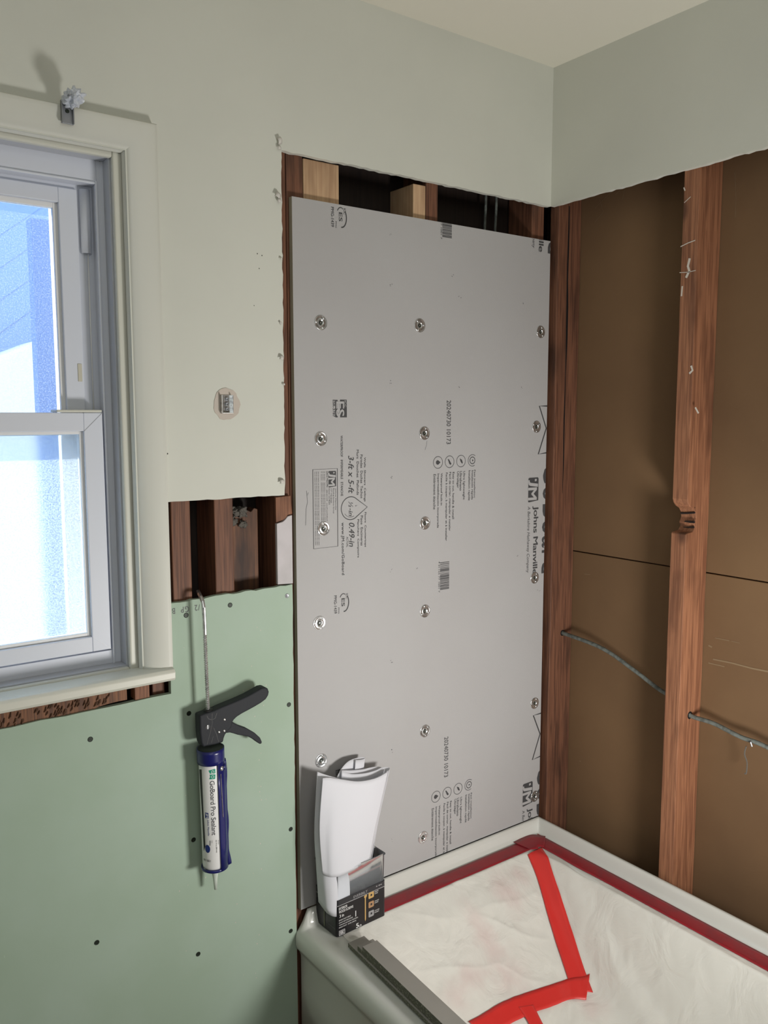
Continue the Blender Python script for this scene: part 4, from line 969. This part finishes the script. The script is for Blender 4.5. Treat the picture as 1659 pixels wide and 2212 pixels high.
br.grid(csurf(.0272, .0272, .028, LB + .004, a_r, 200, 36))
# wavy grip ridge along the right side
rw_ = []
for k in range(41):
    t = .03 + (LB - .026)*k/40; bulge = .0035 + .0022*max(0, math.sin(k/40*math.pi*4.2)) + (.004*smoothstep(.85, .97, k/40))
    rw_.append([cyl(math.radians(a), t, .0270 + bulge*s) for a, s in ((66, 0), (74, .8), (82, 1), (92, .8), (100, 0))])
br.grid(rw_)
br.lathe([(.0265, LB - .002), (.0275, LB + .003), (.0230, LB + .006)], c0, bax, 36, cap=False)
barrel = br.build('barrel', MT['navy'], gun, smooth=True, solid=.0014)
b_ = MB(); b_.lathe([(.026, 0), (.0245, .0015), (.0001, .003)], c0, bax, 36, cap=False); b_.build('barrel_cap', MT['gund'], gun, smooth=True)
a_, h_ = cyl_hit(479, 1660, .0285); nrm = (cyl(a_, 0, 1) - c0).normalized()
b_ = MB(); b_.lathe([(.0050, 0), (.0048, .0022), (.003, .0034), (.0003, .0036)], cyl(a_, h_, .0275), nrm, 18); b_.build('bolt', MT['zinc'], gun, smooth=True)
b_ = MB(); b_.lathe([(.0062, -.002), (.0062, .0030)], cyl(a_ + .33, h_, .0285), (cyl(a_ + .33, 0, 1) - c0).normalized(), 18); b_.build('bolt_boss', MT['navy'], gun, smooth=True)
a2, h2 = cyl_hit(477, 1672, .0285); a3, h3 = cyl_hit(482, 1765, .0285)
b_ = MB(); b_.tube([cyl(a2, h2, .0283), cyl(a3, h3, .0283)], .0009, 6); b_.build('slot_edge', MT['zinc'], barrel)
def cmap(px0, px1, py0, py1, r=.0252):
    """text running down; glyph top towards larger px"""
    pm = (px0 + px1)/2; qm = (py0 + py1)/2
    aL, _ = cyl_hit(px0, qm, r); aR, _ = cyl_hit(px1, qm, r); _, hs = cyl_hit(pm, py0, r); _, he = cyl_hit(pm, py1, r)
    dpx = 9.5*(py1 - py0)/256; aL0, _ = cyl_hit(px0 - dpx/2, py0, r)
    return lambda u, v: cyl(aL + (aR - aL)*v, hs + (he - hs)*u, r)
def cz(X, Y): return (400 + X/6.703, 1600 + Y/6.703)
def ctext(b, s, X0, X1, Y0, Y1, **k):
    p0_ = cz(X0, Y0); p1_ = cz(X1, Y1); put(b, s, cmap(p0_[0], p1_[0], p0_[1], p1_[1]), **k)
b_ = MB(); ctext(b_, 'GoBoard Pro Sealant', 372, 440, 580, 1372, bold=-.003, space=.92); b_.build('cartridge_lettering', MT['textgrey'], ct)
b_ = MB(); f = cmap(*[cz(342, 0)[0], cz(440, 0)[0]], cz(0, 415)[1], cz(0, 560)[1])
flatc(b_, [(0, .9), (.02, 1), (.45, 1), (.42, .2), (.30, .1), (.10, 0)], f); flatc(b_, [(.55, 1), (1, .92), (.97, .05), (.75, .2), (.52, .15)], f); o = b_.build('cartridge_emblem', MT['teal'], ct)
b_ = MB(); f2 = cmap(cz(342, 0)[0], cz(440, 0)[0], cz(0, 415)[1], cz(0, 560)[1], .0254)
put(b_, 'G', lambda u, v: f2(.12 + .28*u, .35 + .45*v), bold=.01); put(b_, 'O', lambda u, v: f2(.62 + .28*u, .32 + .45*v), bold=.01); b_.build('emblem_lettering', MT['white'], o)
b_ = MB(); f = cmap(cz(288, 0)[0], cz(338, 0)[0], cz(0, 1045)[1], cz(0, 1125)[1]); flatc(b_, [(0, 0), (1, 0), (1, 1), (0, 1)], f)
ctext(b_, 'Johns Manville', 320, 348, 1145, 1378, bold=.02)
f = cmap(cz(290, 0)[0], cz(362, 0)[0], cz(0, 1510)[1], cz(0, 1625)[1]); flatc(b_, [(.5 + .5*math.cos(t), .5 + .5*math.sin(t)) for t in [k*math.pi/10 for k in range(20)]], f)
b_.build('cartridge_logo', MT['blue'], ct)
b_ = MB(); f = cmap(cz(288, 0)[0], cz(338, 0)[0], cz(0, 1045)[1], cz(0, 1125)[1], .0254); put(b_, 'JM', lambda u, v: f(.1 + .8*u, .1 + .75*v), bold=.02); b_.build('logo_lettering', MT['white'], ct)
b_ = MB()
ctext(b_, 'White', 352, 372, 1447, 1520, bold=.02); ctext(b_, 'Color', 385, 397, 1447, 1485); ctext(b_, '10.1 fl oz (300 mL)', 442, 462, 1440, 1622, bold=.02); ctext(b_, 'Net contents', 478, 490, 1440, 1500)
f = cmap(cz(270, 0)[0], cz(370, 0)[0], cz(0, 1722)[1], cz(0, 1752)[1]); put(b_, 'REV 0821', lambda u, v: f(1 - v, u))
ctext(b_, 'I', 203, 238, 412, 1400, bold=.0) if False else None
f = cmap(cz(205, 0)[0], cz(238, 0)[0], cz(0, 412)[1], cz(0, 1640)[1]); 
q = [(cyl_hit(*cz(X, Y), .0252)) for X, Y in ((203, 415), (236, 415), (262, 1000), (292, 1530), (270, 1600), (240, 1000))]
flatc(b_, [(h, a) for a, h in q], lambda h, a: cyl(a, h, .0252))
b_.build('cartridge_small_print', MT['gund'], ct)

# ------------------------------------------------------------------ small hardware
c = at(145, 243, 1, -.023)
hb = empty('curtain_rod_bracket', (c.x, -.021, c.z), 'small grey metal curtain bracket on the window casing with crumpled clear tape', 'bracket')
b_ = MB(); b_.box(c.x - .0105, c.x + .0105, -.0235, -.0205, c.z - .019, c.z + .019); b_.box(c.x - .0105, c.x - .0085, -.029, -.0205, c.z - .019, c.z + .019); b_.box(c.x + .0085, c.x + .0105, -.029, -.0205, c.z - .019, c.z + .019)
b_.box(c.x - .008, c.x + .008, -.062, -.0205, c.z + .0165, c.z + .0190)
b_.build('bracket_plate', MT['zinc2'], hb, bevel=.0008)
b_ = MB(); b_.lathe([(.0035, 0), (.0030, -.0015), (.0005, -.0018)], (c.x, -.0238, c.z + .002), (0, 1, 0), 12); b_.build('screw', MT['screw'], hb)
b_ = MB()
bmesh.ops.create_icosphere(b_.bm, subdivisions=4, radius=.0165)
tc_ = at(158, 212, 1, -.045)
for v in b_.bm.verts:
    d = v.co.normalized(); k = 1 + .50*noise.noise(d*2.6 + Vector((3, 1, 2))) + .16*noise.noise(d*7)
    v.co = Vector((d.x*.0165*k*1.0, d.y*.0165*k*1.2, d.z*.0145*k + d.x*.004)) + tc_
b_.build('crumpled_tape', MT['cleartape'], hb)
c = at(489, 873, 1, -.004)
wc = empty('anchor_clip', (c.x, -.002, c.z), 'small zinc metal anchor clip in a round bare patch right of the window', 'clip')
b_ = MB(); b_.box(c.x - .0125, c.x + .0125, -.0035, -.0018, c.z - .0185, c.z + .0185); b_.box(c.x - .0125, c.x - .0108, -.0115, -.0018, c.z - .0185, c.z + .0185); b_.box(c.x + .0108, c.x + .0125, -.0115, -.0018, c.z - .0185, c.z + .0185)
b_.box(c.x - .0125, c.x + .0125, -.0100, -.0018, c.z - .0185, c.z - .0170); b_.build('clip_body', MT['zinc'], wc, bevel=.0005)
b_ = MB()
for dz in (-.010, 0, .010): b_.lathe([(.0040, 0), (.0038, -.0030), (.0022, -.0034), (.0020, -.0010), (.0002, -.0010)], (c.x + .001, -.0034, c.z + dz), (0, 1, 0), 14)
b_.build('clip_eyelets', MT['zinc2'], wc, smooth=True)
# grey cable through the side-wall studs
h0 = at(1215, 1367, 1, -.017); h1 = at(1435, 1498, 0, .050); h2_ = at(1490, 1545, 1, -.431); h3_ = at(1659, 1615, 0, .060)
print('CAB', h0, h1, h2_, h3_)
m1 = at(1300, 1400, 0, .060); m2 = at(1370, 1448, 0, .060)
pts = spl([(h0.x, .006, h0.z + .004), h0, m1, m2, at(1425, 1490, 0, .058), (.057, -.410, .815), h2_, at(1540, 1562, 0, .060), at(1600, 1592, 0, .060), h3_, (.06, -.80, .735), (.06, -1.2, .70)], 60)
cab = MB().tube(pts, .0052, 10).build('electrical_cable', MT['cable'], smooth=True); tag(cab, 'grey cloth-covered cable running through the studs of the open side wall', 'cable')
b_ = MB(); q = at(1625, 1605, 0, .058)
b_.tube([q + Vector((0, .004, .006)), q + Vector((-.007, 0, .003)), q + Vector((-.006, -.003, -.006))], .0018, 6); b_.build('cable_staple', MT['zinc2'], cab)
b_ = MB(); q = at(1612, 1612, 0, .056); e = at(1612, 1670, 0, .056)
b_.tube(spl([q, q.lerp(e, .3) + Vector((-.002, .003, 0)), q.lerp(e, .6) + Vector((0, -.002, 0)), e, e + Vector((0, .004, -.002))], 12), .0016, 6); b_.build('hanging_lint', MT['dust'], cab)
# dark drilled holes in the studs where the cable passes
b_ = MB(); b_.lathe([(.0095, 0), (.0001, -.0003)], h2_ + Vector((0, -.0004, 0)), (0, 1, 0), 16, cap=False); b_.build('drilled_hole', MT['gund'], ms)
b_ = MB(); b_.lathe([(.0085, 0), (.0001, -.0003)], h0 + Vector((0, -.0004, 0)), (0, 1, 0), 16, cap=False); b_.build('drilled_hole', MT['gund'], bpy.data.objects['corner_post'])
# stencil on the green sheet (upside down, as the sheet hangs)
b_ = MB(); p0_ = at(437, 1304, 1, -.0006); p1_ = at(372, 1322, 1, -.0006)
put(b_, '1/2  GP  B', lambda u, v: Vector((p0_.x + (p1_.x - p0_.x)*u, -.0006, p0_.z - .013 + .0 + (1-v)*.012)), space=1.2)
b_.build('printed_stencil', MT['ink2'], gb)
